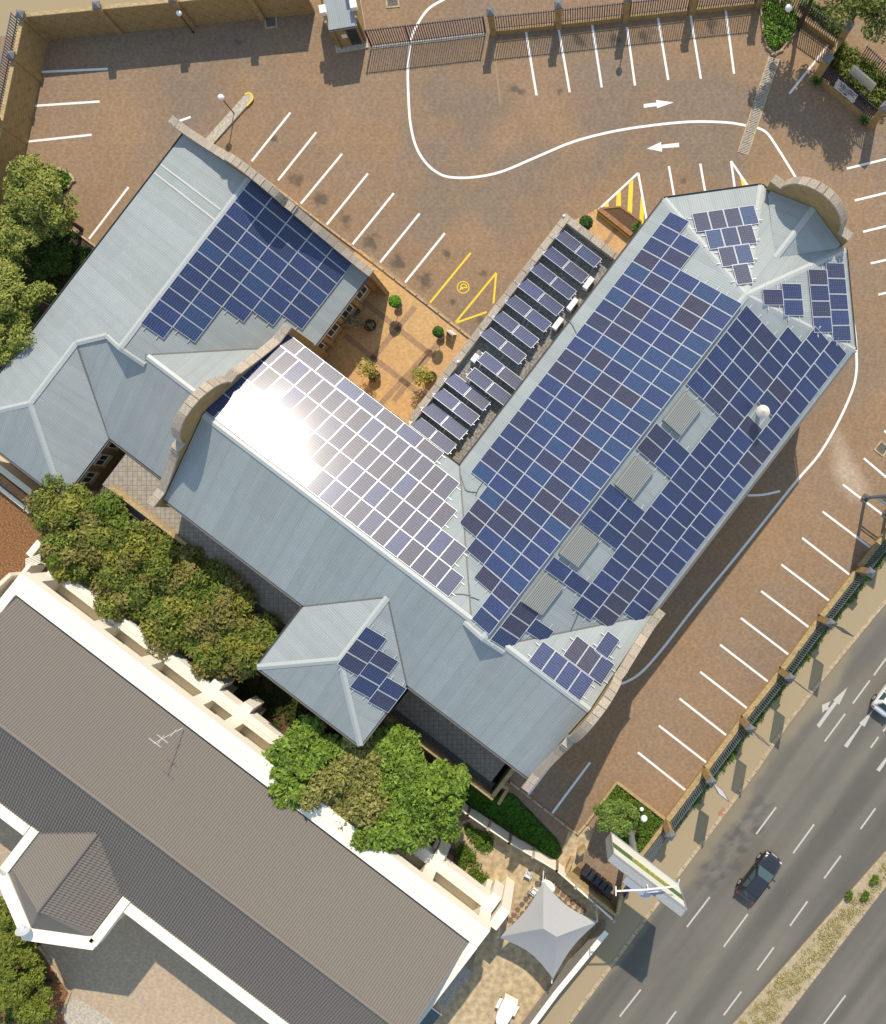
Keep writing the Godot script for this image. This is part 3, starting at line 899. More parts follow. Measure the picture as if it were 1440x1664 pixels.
	# ridge and hip caps
	for l in [[r1, rs], [r1, c1], [r1, c2], [r1, c3], [r1, c4], [ab(nw, -8.5, WR), v1], [v2, ab(se, -8.5, WR)], [pa, pb], [pb, ab(-10.6, -20.05, 9.0)], [pb, ab(-2.05, -20.05, 9.0)],
			[k0, k1], [ab(-34.4, -10.75, 6.71), ab(-34.4, -15.96, 6.71)], [ab(-34.4, -10.75, 6.71), ab(-32.5, -8.9, 7.64)], [ab(-34.4, -15.96, 6.71), ab(-38.45, -20.0, 4.74)], [ab(-34.4, -15.96, 6.71), ab(-29.7, -20.6, 4.45)], [ab(-29.4, -8.35, 7.8), ab(-22.2, -8.35, 7.8)],
			[k1, ab(-32.5, -8.9, 7.64)], [k1, ab(-29.25, -8.9, 7.65)], [rs, ab(-1.5, -8.85, 12.05)], [rs, ab(1.68, -8.85, 12.05)]]:
		trim(b, "ridge_cap", l[0], l[1], 0.42, 0.02, M.roof_trim)
	# valley gutters, dark lines between the slopes
	for l in [[v1, w0], [v2, e2], [pa, ab(-2.05, -15, 9.0)], [pa, ab(-10.6, -15, 9.0)], [ab(-29.56, -8.35, 7.8), ab(-22.9, -1.7, 4.55)], [ab(-34.3, -10.85, 6.66), ab(-29.7, -15.07, 4.5)]]:
		st = new_st()
		bar(st, l[0] + Vector3(0, 0.015, 0), l[1] + Vector3(0, 0.015, 0), 0.10, 0.03)
		obj("valley", st, M.gutter, b)
	# gutters
	for l in [[w0, c1, -AX], [c1, c2, (BX - AX).normalized()], [c3, c4, (BX + AX).normalized()], [c4, e2, AX], [ab(nw, -1.45, EV), w0, BX], [ab(se, -15, 9.0), ab(-2.05, -15, 9.0), -BX], [ab(-10.6, -15, 9.0), ab(nw, -15, 9.0), -BX],
			[ab(-10.6, -20.05, 9.0), ab(-10.6, -15, 9.0), -AX], [ab(-2.05, -15, 9.0), ab(-2.05, -20.05, 9.0), AX], [ab(-2.05, -20.05, 9.0), ab(-10.6, -20.05, 9.0), -BX],
			[ab(-38.45, 5.25, 4.74), ab(-38.45, -20, 4.74), -AX], [ab(-22.15, -0.9, 4.18), ab(-22.15, 5.25, 4.18), AX], [ab(-29.7, -15.07, 4.5), ab(-22.2, -15.07, 4.5), -BX], [ab(-29.7, -20.6, 4.45), ab(-29.7, -15.07, 4.45), AX], [ab(-38.2, -20.6, 4.5), ab(-29.7, -20.6, 4.45), -BX], [c2, ab(-3.1, 25.4, EV), BX]]:
		gutter(b, l[0], l[1], l[2])
	# curved gables
	gable(b, ab(-22.45, -15.7, 0), ab(-22.45, -0.9, 0), dutch(14.8, 9.5, 9.45, 12.6, 2.35, 2.3), 0.0, 0.34)
	gable(b, ab(8.3, -15.7, 0), ab(8.3, -0.9, 0), dutch(14.8, 9.25, 9.2, 12.25, 2.35, 2.2), 0.0, 0.34)
	gable(b, ab(-39.1, 5.45, 0), ab(-21.6, 5.45, 0), dutch(17.5, 5.85, 5.4, 9.2, 2.3, 1.7), 0.0, 0.32)
	gable(b, ab(-3.1, 25.55, 0), ab(3.2, 25.55, 0), [[0.0, 10.3], [0.9, 10.3], [0.95, 10.9], [1.2, 11.6], [1.6, 12.3], [2.1, 12.8], [2.7, 13.1], [3.2, 13.2], [3.7, 13.1], [4.3, 12.8], [4.8, 12.3], [5.2, 11.6], [5.4, 10.9], [5.45, 10.3], [6.3, 10.3]], 0.0, 0.34)
	# dormer behind the north-east gable
	var da := ab(0.15, 25.35, 10.95); var dz := ab(0.15, 21.35, 10.95)
	slope(b, "dormer_slope", [da, dz, ab(-2.75, 25.0, 9.2), ab(-2.75, 25.35, 9.2)], BX, R)
	slope(b, "dormer_slope", [da, ab(3.0, 25.35, 9.2), ab(3.0, 25.0, 9.2), dz], BX, R)
	trim(b, "ridge_cap", da, dz, 0.4, 0.02, M.roof_trim)
	# pale lap strips on the north-west slope
	for l in [[[262, 267.5], [359, 341]], [[251.5, 281], [349, 357]]]:
		var n := Vector3(0, 1, 0) + AX * -0.488
		var a := on_plane(l[0][0], l[0][1], k0, n.normalized()); var c := on_plane(l[1][0], l[1][1], k0, n.normalized())
		st = new_st()
		bar(st, a + Vector3(0, 0.03, 0), c + Vector3(0, 0.03, 0), 0.14, 0.02)
		obj("sealant_strip", st, M.flashing, b)
	# flat roof with parapet
	st = new_st()
	slab(st, ab_poly([[-12.7, -1.5], [-12.7, 16.0], [-7.5, 16.0], [-7.5, -1.5]], 6.6), 6.6)
	obj("flat_roof", st, M.deck_concrete, b)
	for i in 18:
		st = new_st()
		cbox(st, ab(-12.78, -1.0 + i * 0.975 + 0.48, 6.9), AX * 0.25, Vector3(0, 0.42, 0), BX * 0.478, 0.02)
		obj("parapet_stone", st, M[["coping", "coping_b", "coping_c"][rng.randi() % 3]], b)
	for i in 5:
		st = new_st()
		cbox(st, ab(-12.5 + i * 0.98 + 0.46, 16.28, 6.9), AX * 0.478, Vector3(0, 0.42, 0), BX * 0.25, 0.02)
		obj("parapet_stone", st, M[["coping", "coping_b", "coping_c"][rng.randi() % 3]], b)
	# walls and openings facing the courtyard
	for i in 4:
		window(b, ab(-22.6, 4.2 - i * 1.75, 2.0), BX, 1.1, 1.3, AX)
	for i in 5:
		st = new_st()
		box(st, ab(-22.5, 5.1 - i * 1.75, 2.0), AX * 0.14, Vector3(0, 2.0, 0), BX * 0.18)
		obj("pier", st, M.yellow_brick, b)
	for i in 3:
		window(b, ab(-30.15, -15.6 - i * 1.6, 2.4), BX, 1.0, 1.2, AX)
	# terraces under the south-west eaves
	for seg in [[-28.1, -10.9], [-1.9, 6.75]]:
		st = new_st()
		slab(st, ab_poly([[seg[0], -14.5], [seg[1], -14.5], [seg[1], -18.05], [seg[0], -18.05]], 4.4), 4.4)
		obj("terrace", st, M.terrace_tile, b)
		st = new_st()
		slab(st, ab_poly([[seg[0], -18.05], [seg[1] + 0.35, -18.05], [seg[1] + 0.35, -18.6], [seg[0], -18.6]], 4.1), 4.1)
		obj("terrace_gutter", st, M.dark_concrete, b)
	for l in [[ab(-1.9, -18.75, 0), ab(7.5, -18.75, 0)], [ab(7.4, -18.9, 0), ab(7.4, -14.6, 0)], [ab(-27.4, -17.7, 0), ab(-20.6, -17.7, 0)]]:
		st = new_st()
		var d: Vector3 = (l[1] - l[0]) / 2
		box(st, (l[0] + l[1]) / 2 + Vector3(0, 2.45, 0), d, Vector3(0, 2.45, 0), d.normalized().cross(Vector3.UP) * 0.14)
		obj("terrace_parapet", st, M.yellow_brick_coping, b)
	# low wall by the terrace's end
	for w in [[[826, 1276], [812, 1299]], [[816, 1268], [828, 1275]]]:
		st = new_st()
		bar(st, pt(w[0][0], w[0][1]) + Vector3(0, 0.6, 0), pt(w[1][0], w[1][1]) + Vector3(0, 0.6, 0), 0.25, 1.2)
		obj("garden_wall", st, M.yellow_brick_coping, b)
	# raised louvred skylights on the east slope
	var en := (Vector3(0, 1, 0) + AX * 0.526).normalized()
	var ef := (AX - Vector3(0, 0.526, 0)).normalized()
	for q in [[1093, 655], [1015, 758], [926, 869], [867, 947]]:
		var c := on_plane(q[0] + 14, q[1] + 17, r1, en)
		var v := Node3D.new()
		v.name = "roof_ventilator"
		b.add_child(v, true)
		st = new_st()
		cbox(st, c + en * 0.14, ef * 0.82, en * 0.14, BX * 1.1, 0.03)
		obj("housing", st, M.vent_base, v)
		for i in 12:
			st = new_st()
			var x := -0.75 + i * 0.136
			tube(st, [c + en * 0.28 + ef * x + BX * 1.1, c + en * 0.28 + ef * x - BX * 1.1], [0.05, 0.05], 8)
			obj("louvre", st, M.vent_rib, v)
	# vent pipe with a cone cap
	var vp := Node3D.new()
	vp.name = "vent_pipe"
	b.add_child(vp, true)
	var top := pt(1242, 668, 11.6)
	st = new_st()
	lathe(st, Vector3(top.x, 9.6, top.z), [[0.17, 0.0], [0.17, 1.75]], 14)
	obj("pipe", st, M.steel, vp)
	st = new_st()
	lathe(st, Vector3(top.x, 11.2, top.z), [[0.0, 0.10], [0.44, 0.0], [0.44, 0.06], [0.30, 0.2], [0.0, 0.42]], 20)
	obj("cap", st, M.vent_cap, vp)
	# cables lying on the roofs
	var wn := (Vector3(0, 1, 0) - AX * 0.482).normalized()
	var nn := (Vector3(0, 1, 0) + BX * 0.468).normalized()
	for cb in [[r1, wn, [[749, 771], [753, 786], [757, 796], [764, 799], [774, 800]]], [r1, wn, [[786, 783], [778, 794], [773, 806]]], [r1, wn, [[765, 970], [772, 972], [779, 975]]], [ab(0, -8.5, WR), nn, [[731, 966], [745, 965], [756, 966], [765, 968]]], [r1, en, [[945, 985], [930, 1020], [927, 1026]]], [r1, wn, [[905, 511], [926, 523], [938, 544], [940, 548]]]]:
		st = new_st()
		var ps := []; var rs2 := []
		for v in smooth_line(cb[2], 4):
			ps.append(on_plane(v[0], v[1], cb[0], cb[1]) + Vector3(0, 0.05, 0)); rs2.append(0.025)
		tube(st, ps, rs2, 5)
		obj("cable", st, M.dark_steel, b)

# ------------------------------------------------------------------ the neighbour's tiled building
func tile_field(parent: Node3D, o: Vector3, along: Vector3, down: Vector3, length: float, run: float) -> void:
	var n := along.cross(down).normalized()
	if n.y < 0: n = -n
	var waves := int(length / 0.19); var seg := 4
	var nu := waves * seg
	var courses := int(run / 0.34)
	var vs := PackedVector3Array(); var ns := PackedVector3Array(); var ix := PackedInt32Array()
	for c in courses:
		for e in 2:
			for i in nu + 1:
				var x := length * i / nu
				var t := TAU * i / seg
				var jig := 0.003 * sin(c * 12.9 + floor(float(i) / seg) * 78.2)
				vs.append(o + along * x + down * ((c + e) * run / courses) + n * (0.04 * cos(t) + (0.045 if e else 0.0) + jig))
				ns.append((n + along * (0.04 * TAU / 0.19 * sin(t)) * 0.9).normalized())
	var rows := courses * 2
	for r in rows - 1:
		for i in nu:
			var k := r * (nu + 1) + i
			if along.cross(down).y > 0.0: ix.append_array(PackedInt32Array([k, k + nu + 2, k + 1, k, k + nu + 1, k + nu + 2]))
			else: ix.append_array(PackedInt32Array([k, k + 1, k + nu + 2, k, k + nu + 2, k + nu + 1]))
	var arr := []
	arr.resize(Mesh.ARRAY_MAX)
	arr[Mesh.ARRAY_VERTEX] = vs; arr[Mesh.ARRAY_NORMAL] = ns; arr[Mesh.ARRAY_INDEX] = ix
	var mesh := ArrayMesh.new()
	mesh.add_surface_from_arrays(Mesh.PRIMITIVE_TRIANGLES, arr)
	var g := inst("roof_tiles", mesh, M.tile_roof, parent)
	g.set_meta("kind", "stuff")

func ab_box(parent: Node3D, called: String, a0: float, a1: float, b0: float, b1: float, h0: float, h1: float, m: Material, ch := 0.02) -> void:
	var st := new_st()
	cbox(st, ab((a0 + a1) / 2, (b0 + b1) / 2, (h0 + h1) / 2), AX * absf(a1 - a0) / 2, Vector3(0, (h1 - h0) / 2, 0), BX * absf(b1 - b0) / 2, ch)
	obj(called, st, m, parent)

func build_neighbour() -> void:
	var b := thing("tiled_building", "long white building with dark brown pantile roof and white parapets", "building")
	var W: Material = M.white_wall
	var e := 7.3; var rh := 10.15
	var run := Vector2(5.85, rh - e).length()
	var sn := (rh - e) / 5.85
	var st := new_st()
	slab(st, ab_poly([[-26.9, -26.4], [12.0, -26.4], [12.0, -39.0], [-8.4, -39.0], [-8.4, -42.5], [-12.3, -44.6], [-16.2, -42.5], [-16.2, -39.0], [-26.9, -39.0]], 6.9), 6.9)
	obj("wall", st, M.cream_wall, b)
	tile_field(b, ab(-26.7, -32.65, rh), AX, (BX - Vector3(0, sn, 0)).normalized(), 38.5, run)
	tile_field(b, ab(-26.7, -32.65, rh), AX, (-BX - Vector3(0, sn, 0)).normalized(), 38.5, run)
	# bay on the south-west side
	var br := 8.96
	tile_field(b, ab(-12.3, -35.1, br), -BX, (AX - Vector3(0, sn, 0)).normalized(), 6.5, 3.5 * run / 5.85)
	tile_field(b, ab(-12.3, -35.1, br), -BX, (-AX - Vector3(0, sn, 0)).normalized(), 6.5, 3.5 * run / 5.85)
	for s in [-1, 1]:
		slope(b, "bay_roof", [ab(-12.3, -41.6, br), ab(-12.3, -43.95, e + 0.1), ab(-12.3 + s * 3.5, -42.1, e), ab(-12.3 + s * 3.5, -41.6, e)], BX, M.tile_plain)
	# ridge tiles
	var rt := new_st()
	tube(rt, [AX * -0.2, AX * 0.2], [0.13, 0.115], 8)
	rt.generate_normals()
	var ridge_mesh := rt.commit()
	for i in 96:
		inst("ridge_tile", ridge_mesh, M.tile_ridge, b, Transform3D(Basis(), ab(-26.5 + i * 0.402, -32.65, rh + 0.02)))
	rt = new_st()
	tube(rt, [BX * -0.2, BX * 0.2], [0.13, 0.115], 8)
	rt.generate_normals()
	ridge_mesh = rt.commit()
	for i in 16:
		inst("ridge_tile", ridge_mesh, M.tile_ridge, b, Transform3D(Basis(), ab(-12.3, -35.4 - i * 0.402, br + 0.02)))
	# parapet bands
	ab_box(b, "parapet", -27.5, 12.5, -26.65, -25.25, 6.5, 7.42, W)
	ab_box(b, "parapet", 11.85, 12.5, -39.3, -26.68, 6.5, 7.5, W)
	ab_box(b, "parapet", -27.5, -26.85, -39.3, -26.68, 6.5, 7.5, W)
	ab_box(b, "parapet", -26.8, -16.55, -39.3, -38.55, 6.5, 7.42, W)
	ab_box(b, "parapet", -8.0, 11.8, -39.3, -38.55, 6.5, 7.42, W)
	ab_box(b, "parapet", -16.5, -15.85, -42.3, -38.5, 6.5, 7.42, W)
	ab_box(b, "parapet", -8.7, -8.05, -42.3, -38.5, 6.5, 7.42, W)
	for s in [-1, 1]:
		st = new_st()
		var p0 := ab(-12.3 + s * 3.5, -42.0, 7.42); var p1 := ab(-12.3, -43.95, 7.42); var p2 := ab(-12.3, -44.95, 7.42); var p3 := ab(-12.3 + s * 4.2, -42.6, 7.42); var p4 := ab(-12.3 + s * 4.2, -42.0, 7.42)
		slab(st, [p0, p1, p2, p3, p4], 0.9)
		obj("parapet", st, W, b)
	# fine drip lines along the parapet tops
	for bb in [-26.05, -25.75]:
		ab_box(b, "drip_edge", -27.3, 12.3, bb - 0.02, bb + 0.02, 7.40, 7.435, M.cream_wall, 0.005)
	# north-east front: piers, recessed balconies, balustrade, brackets
	var piers := [-26.9, -21.5, -17.4, -12.9, -10.2, -6.0, -1.8, 2.5, 7.0, 11.9]
	for a in piers:
		ab_box(b, "pier", a - 0.45, a + 0.45, -26.4, -25.28, 0.0, 6.5, W)
		ab_box(b, "bracket", a - 0.4, a + 0.4, -24.45, -24.0, 2.6, 4.88, W)
	ab_box(b, "balustrade", -27.2, 12.3, -25.26, -24.45, 3.9, 4.95, W)
	ab_box(b, "balcony_floor", -26.8, 12.0, -26.38, -25.28, 3.45, 3.6, M.cream_wall)
	ab_box(b, "drip_edge", -27.2, 12.3, -24.95, -24.91, 4.94, 4.965, M.cream_wall, 0.005)
	ab_box(b, "buttress", 12.55, 13.3, -25.9, -24.3, 0.0, 5.2, W)
	# end wall porch
	ab_box(b, "porch_roof", 12.55, 14.2, -33.5, -30.2, 3.0, 3.2, M.grey_wall)
	ab_box(b, "porch_wall", 12.55, 14.1, -30.4, -30.15, 0.0, 3.0, M.grey_wall)
	window(b, ab(12.1, -29.0, 4.5), BX, 1.6, 1.4, AX)
	for a in [-6.0, -2.5, 1.0, 4.5, 8.0]:
		window(b, ab(a, -39.08, 4.6), AX, 1.6, 1.4, -BX)
	# television aerial
	var tv := thing("television_aerial", "thin white television aerial on a mast on the brown tiled roof", "aerial")
	var base := pt(297, 1183, 7.7)
	st = new_st()
	tube(st, [base, base + Vector3(0, 4.0, 0)], [0.025, 0.02], 6)
	obj("mast", st, M.white_plastic, tv)
	for q in [[3.9, 1.0, AX], [3.1, 0.7, BX], [2.9, 0.9, AX], [1.4, 0.6, BX]]:
		st = new_st()
		tube(st, [base + Vector3(0, q[0], 0) - q[2] * q[1] / 2, base + Vector3(0, q[0], 0) + q[2] * q[1] / 2], [0.014, 0.014], 5)
		obj("element", st, M.white_plastic, tv)
	# satellite dish on the bay's parapet
	var dish := thing("satellite_dish", "grey satellite dish with white bracket on the bay's parapet", "dish", ab(-12.5, -44.0, 7.45))
	var dc := ab(-12.5, -44.0, 8.05)
	st = new_st()
	var dn := (BX * 0.75 - AX * 0.4 + Vector3(0, 0.45, 0)).normalized()
	var dx := dn.cross(Vector3.UP).normalized(); var dy := dx.cross(dn)
	for i in 4:
		for k in 20:
			var q := []
			for v in [[i, k], [i + 1, k], [i + 1, k + 1], [i, k + 1]]:
				var rr: float = v[0] / 4.0 * 0.42; var t: float = TAU * v[1] / 20
				q.append(dc + dx * cos(t) * rr * 1.05 + dy * sin(t) * rr + dn * (rr * rr * 0.55))
			quad(st, q[0], q[1], q[2], q[3])
	obj("reflector", st, M.dish, dish)
	st = new_st()
	tube(st, [ab(-12.5, -44.0, 7.42), dc - dn * 0.05], [0.03, 0.03], 6)
	tube(st, [dc - dy * 0.4, dc + dn * 0.55 - dy * 0.1], [0.015, 0.015], 6)
	obj("arm", st, M.white_plastic, dish)
	st = new_st()
	tube(st, [dc + dn * 0.52 - dy * 0.1, dc + dn * 0.66 - dy * 0.08], [0.04, 0.035], 8)
	obj("receiver", st, M.white_plastic, dish)

# ------------------------------------------------------------------ walls and fences
func cap_mesh(w: float) -> ArrayMesh:
	var st := new_st()
	var p := []
	for s in [[-1, -1], [1, -1], [1, 1], [-1, 1]]: p.append(Vector3(s[0] * w, 0, s[1] * w))
	for i in 4:
		var j := (i + 1) % 4
		quad(st, p[i], p[j], p[j] + Vector3(0, 0.1, 0), p[i] + Vector3(0, 0.1, 0))
		tri(st, p[i] + Vector3(0, 0.1, 0), p[j] + Vector3(0, 0.1, 0), Vector3(0, 0.1 + w * 0.85, 0))
	quad(st, p[0], p[1], p[2], p[3])
	st.generate_normals()
	return st.commit()

func pillar(parent: Node3D, at: Vector3, d: Vector3, h: float, w: float) -> void:
	var g := Node3D.new()
	g.name = "pillar"
	parent.add_child(g, true)
	var st := new_st()
	cbox(st, at + Vector3(0, h / 2, 0), d * w, Vector3(0, h / 2, 0), d.cross(Vector3.UP) * w, 0.015)
	obj("shaft", st, M.yellow_brick, g)
	inst("cap", cap_mesh(w + 0.06), M.cap_grey, g, Transform3D(Basis(d, Vector3.UP, d.cross(Vector3.UP)), at + Vector3(0, h + 0.003, 0)))

var picket_meshes := {}
func picket_mesh(h: float) -> ArrayMesh:
	if picket_meshes.has(h): return picket_meshes[h]
	var st := new_st()
	var w := 0.03
	var p := []
	for s in [[-1, -1], [1, -1], [1, 1], [-1, 1]]: p.append(Vector3(s[0] * w, 0, s[1] * w))
	for i in 4:
		var j := (i + 1) % 4
		quad(st, p[i], p[j], p[j] + Vector3(0, h - 0.12, 0), p[i] + Vector3(0, h - 0.12, 0))
		tri(st, p[i] + Vector3(0, h - 0.12, 0), p[j] + Vector3(0, h - 0.12, 0), Vector3(0, h, 0))
	st.generate_normals()
	picket_meshes[h] = st.commit()
	return picket_meshes[h]

func railing(parent: Node3D, a: Vector3, b: Vector3, y0: float, y1: float, gap: float, m: Material, rails: Array) -> void:
	var d := (b - a).normalized()
	var n := int((b - a).length() / gap)
	for i in n:
		inst("picket", picket_mesh(snappedf(y1 - y0, 0.01)), m, parent, Transform3D(Basis(d, Vector3.UP, d.cross(Vector3.UP)), a + (b - a) * ((i + 0.5) / n) + Vector3(0, y0, 0)))
	for y in rails:
		var st := new_st()
		bar(st, a + Vector3(0, y, 0), b + Vector3(0, y, 0), 0.05, 0.05)
		obj("rail", st, m, parent)

func wall_part(parent: Node3D, called: String, a: Vector3, b: Vector3, h: float, th: float, m: Material, y0 := 0.0) -> void:
	var st := new_st()
	var d := (b - a)
	cbox(st, (a + b) / 2 + Vector3(0, y0 + h / 2, 0), d / 2, Vector3(0, h / 2, 0), d.normalized().cross(Vector3.UP) * th / 2, 0.015)
	obj(called, st, m, parent)

func build_walls() -> void:
	# north boundary wall
	var n := thing("boundary_wall", "tall yellow brick boundary wall with grey capped pilasters along the north of the car park", "wall")
	var a := pt(80, 62); var c := pt(512, 19)
	wall_part(n, "wall", a, c, 2.9, 0.24, M.yellow_brick)
	wall_part(n, "coping", a, c, 0.1, 0.30, M.yellow_brick_coping, 2.9)
	for p in [[196, 52], [313, 41], [427, 30]]: pillar(n, pt(p[0], p[1]), (c - a).normalized(), 3.35, 0.22)
	# west boundary wall
	var w := thing("boundary_wall", "stained yellow brick boundary wall with blue railing at the west of the car park", "wall")
	var w0 := pt(76, 66); var w1 := pt(40, 242); var w2 := pt(10, 375)
	wall_part(w, "wall", w0, w1, 2.9, 0.24, M.yellow_brick)
	wall_part(w, "wall", w1, w2, 2.9, 0.24, M.yellow_brick)
	wall_part(w, "coping", w0, w1, 0.1, 0.30, M.yellow_brick_coping, 2.9)
	wall_part(w, "coping", w1, w2, 0.1, 0.30, M.yellow_brick_coping, 2.9)
	for p in [[78, 65], [63.5, 128], [41, 230]]: pillar(w, pt(p[0], p[1]), (w1 - w0).normalized(), 3.3, 0.22)
	var off := Vector3(-0.45, 0, -0.1)
	railing(w, w0 + off, w1 + off, 2.6, 3.6, 0.2, M.grey_blue_steel, [2.8, 3.5])
	# gate house
	var g := thing("gate_house", "small yellow brick gate house with grey metal roof and white corner blocks", "hut")
	var gd := (pt(600, 74) - pt(546, 83)).normalized()     # along its front
	var gu := Vector3(gd.z, 0, -gd.x)                      # away from the car park
	if gu.z > 0: gu = -gu
	var gf := (pt(548, 81) + pt(597, 74)) / 2
	var st := new_st()
	cbox(st, gf + gu * 1.9 + Vector3(0, 1.35, 0), gd * 1.0, Vector3(0, 1.35, 0), gu * 1.8, 0.02)
	obj("wall", st, M.yellow_brick, g)
	st = new_st()
	cbox(st, gf + gu * 1.75 + Vector3(0, 0.06, 0), gd * 1.25, Vector3(0, 0.06, 0), gu * 2.0, 0.02)
	obj("plinth", st, M.concrete, g)
	var rc := gf + gu * 1.9 + Vector3(0, 2.75, 0)
	slope(g, "roof", [rc - gd * 1.05 - gu * 1.95, rc + gd * 1.05 - gu * 1.95, rc + gd * 1.05 + gu * 2.4 + Vector3(0, 0.5, 0), rc - gd * 1.05 + gu * 2.4 + Vector3(0, 0.5, 0)], gd, M.roof_sheet)
	gutter(g, rc - gd * 1.05 - gu * 1.95, rc + gd * 1.05 - gu * 1.95, -gu)
	for s in [-1, 1]:
		wall_part(g, "side_parapet", gf + gd * s * 1.12 + gu * 0.3, gf + gd * s * 1.12 + gu * 4.1, 3.1, 0.18, M.yellow_brick)
		for k in 2:
			st = new_st()
			cbox(st, gf + gd * s * 1.12 + gu * (1.1 + k * 1.3) + Vector3(0, 3.3 + k * 0.5, 0), gd * 0.24, Vector3(0, 0.2, 0), gu * 0.3, 0.02)
			obj("parapet_block", st, M.white_wall if k == 0 else M.cap_grey, g)
	st = new_st()
	box(st, gf + gd * 0.45 + gu * 0.1 + Vector3(0, 1.25, 0), gd * 0.38, Vector3(0, 1.0, 0), gu * 0.05)
	obj("doorway", st, M.glass, g)
	st = new_st()
	tube(st, [gf - gd * 0.75 + gu * 0.02 + Vector3(0, 0.1, 0), gf - gd * 0.75 + gu * 0.02 + Vector3(0, 2.6, 0)], [0.05, 0.05], 8)
	obj("downpipe", st, M.cap_grey, g)
	st = new_st()
	cbox(st, gf - gd * 0.2 + gu * 0.07 + Vector3(0, 1.5, 0), gd * 0.2, Vector3(0, 0.2, 0), gu * 0.03, 0.01)
	obj("notice", st, M.white_wall, g)
	# sliding gate
	var gate := thing("sliding_gate", "blue steel palisade sliding gate between gate house and brick pillar", "gate")
	var g0 := pt(603, 76); var g1 := pt(790, 54)
	railing(gate, g0, g1, 0.1, 2.3, 0.182, M.blue_steel, [0.2, 2.1])
	for t in [0.005, 0.34, 0.995]:
		st = new_st()
		bar(st, g0.lerp(g1, t) + Vector3(0, 0.1, 0), g0.lerp(g1, t) + Vector3(0, 2.2, 0), 0.12, 0.08)
		obj("gate_post", st, M.blue_steel, gate)
	wall_part(gate, "track", g0 + Vector3(0, 0, 0.1), g1 + Vector3(0, 0, 0.1), 0.06, 0.25, M.concrete)
	# palisade fence along the north
	var f := thing("palisade_fence", "blue steel palisade fence on a low brick plinth with five brick pillars", "fence")
	var ps := [pt(802, 55), pt(908, 44), pt(1016, 32), pt(1123, 20.5), pt(1231, 9)]
	for i in 5: pillar(f, ps[i], (ps[4] - ps[0]).normalized(), 2.75, 0.23)
	for i in 4:
		var d: Vector3 = (ps[4] - ps[0]).normalized() * 0.25
		wall_part(f, "plinth", ps[i] + d, ps[i + 1] - d, 0.5, 0.26, M.yellow_brick)
		railing(f, ps[i] + d, ps[i + 1] - d, 0.5, 2.3, 0.182, M.blue_steel, [0.72, 2.1])
	# fence round the corner
	var f2 := thing("palisade_fence", "blue palisade fence running diagonally behind the wedge shaped planter", "fence")
	var q0 := pt(1243, -8); var q1 := pt(1358, 74)
	wall_part(f2, "plinth", q0, q1, 0.45, 0.26, M.yellow_brick)
	railing(f2, q0, q1, 0.45, 2.2, 0.182, M.blue_steel, [0.7, 2.0])
	pillar(f2, pt(1360, 77), (q1 - q0).normalized(), 2.9, 0.25)
	# entrance wall with banner
	var f3 := thing("palisade_fence", "dark palisade fence on brick plinth carrying a white direction banner", "fence")
	var e0 := pt(1327, 128); var e1 := pt(1416, 204)
	var ed := (e1 - e0).normalized()
	pillar(f3, e0, ed, 2.9, 0.27)
	pillar(f3, e1, ed, 2.9, 0.27)
	wall_part(f3, "plinth", e0 + ed * 0.3, e1 - ed * 0.3, 0.6, 0.3, M.yellow_brick)
	railing(f3, e0 + ed * 0.3, e1 - ed * 0.3, 0.6, 2.3, 0.16, M.blue_steel, [0.8, 2.1])
	wall_part(f3, "link_wall", e0 + Vector3(0.2, 0, -0.4), pt(1357, 82), 1.6, 0.3, M.yellow_brick)
	var en := Vector3(-ed.z, 0, ed.x)
	if en.z < 0: en = -en
	var bn := thing("banner", "white cloth banner with blue arrow and lettering tied to the palisade fence", "banner", e0 + ed * 2.4)
	var bc := e0 + ed * 2.42 + en * 0.06 + Vector3(0, 1.35, 0)
	st = new_st()
	var up := Vector3(0, 1, 0)
	for i in 12:
		var x0 := -0.95 + i * 1.9 / 12; var x1 := x0 + 1.9 / 12
		var w_0 := 0.02 * sin(i * 1.3); var w_1 := 0.02 * sin((i + 1) * 1.3)
		quad(st, bc + ed * x0 - up * 0.62 + en * w_0, bc + ed * x1 - up * 0.62 + en * w_1, bc + ed * x1 + up * 0.62 + en * w_1, bc + ed * x0 + up * 0.62 + en * w_0)
	obj("cloth", st, M.sign_white, bn)
	# five rows of small blue print too small to read, and the arrow
	for row in 5:
		st = new_st()
		var x: float = -0.75 + [0.05, 0.0, 0.18, 0.02, 0.3][row]
		var xe := [0.8, 0.72, 0.6, 0.78, 0.35][row] as float
		while x < xe:
			var l := rng.randf_range(0.05, 0.16)
			var y := 0.48 - row * 0.135
			quad(st, bc + ed * x + up * (y - 0.035) + en * 0.03, bc + ed * (x + l) + up * (y - 0.035) + en * 0.03, bc + ed * (x + l) + up * (y + 0.035) + en * 0.03, bc + ed * x + up * (y + 0.035) + en * 0.03)
			x += l + rng.randf_range(0.03, 0.07)
		obj("print_row", st, M.ink_blue, bn).set_meta("kind", "stuff")
	st = new_st()
	quad(st, bc + ed * -0.55 + up * -0.34 + en * 0.03, bc + ed * 0.0 + up * -0.34 + en * 0.03, bc + ed * 0.0 + up * -0.28 + en * 0.03, bc + ed * -0.55 + up * -0.28 + en * 0.03)
	tri(st, bc + ed * 0.0 + up * -0.45 + en * 0.03, bc + ed * 0.32 + up * -0.31 + en * 0.03, bc + ed * 0.0 + up * -0.17 + en * 0.03)
	obj("arrow", st, M.ink_blue, bn)
	# cream board behind the banner
	var sb := thing("sign_board", "plain cream signboard standing in the hedge behind the banner fence", "sign")
	wall_part(sb, "board", e0 + ed * 1.7 - en * 1.1, e0 + ed * 3.9 - en * 1.1, 1.0, 0.12, M.cream_wall, 1.5)
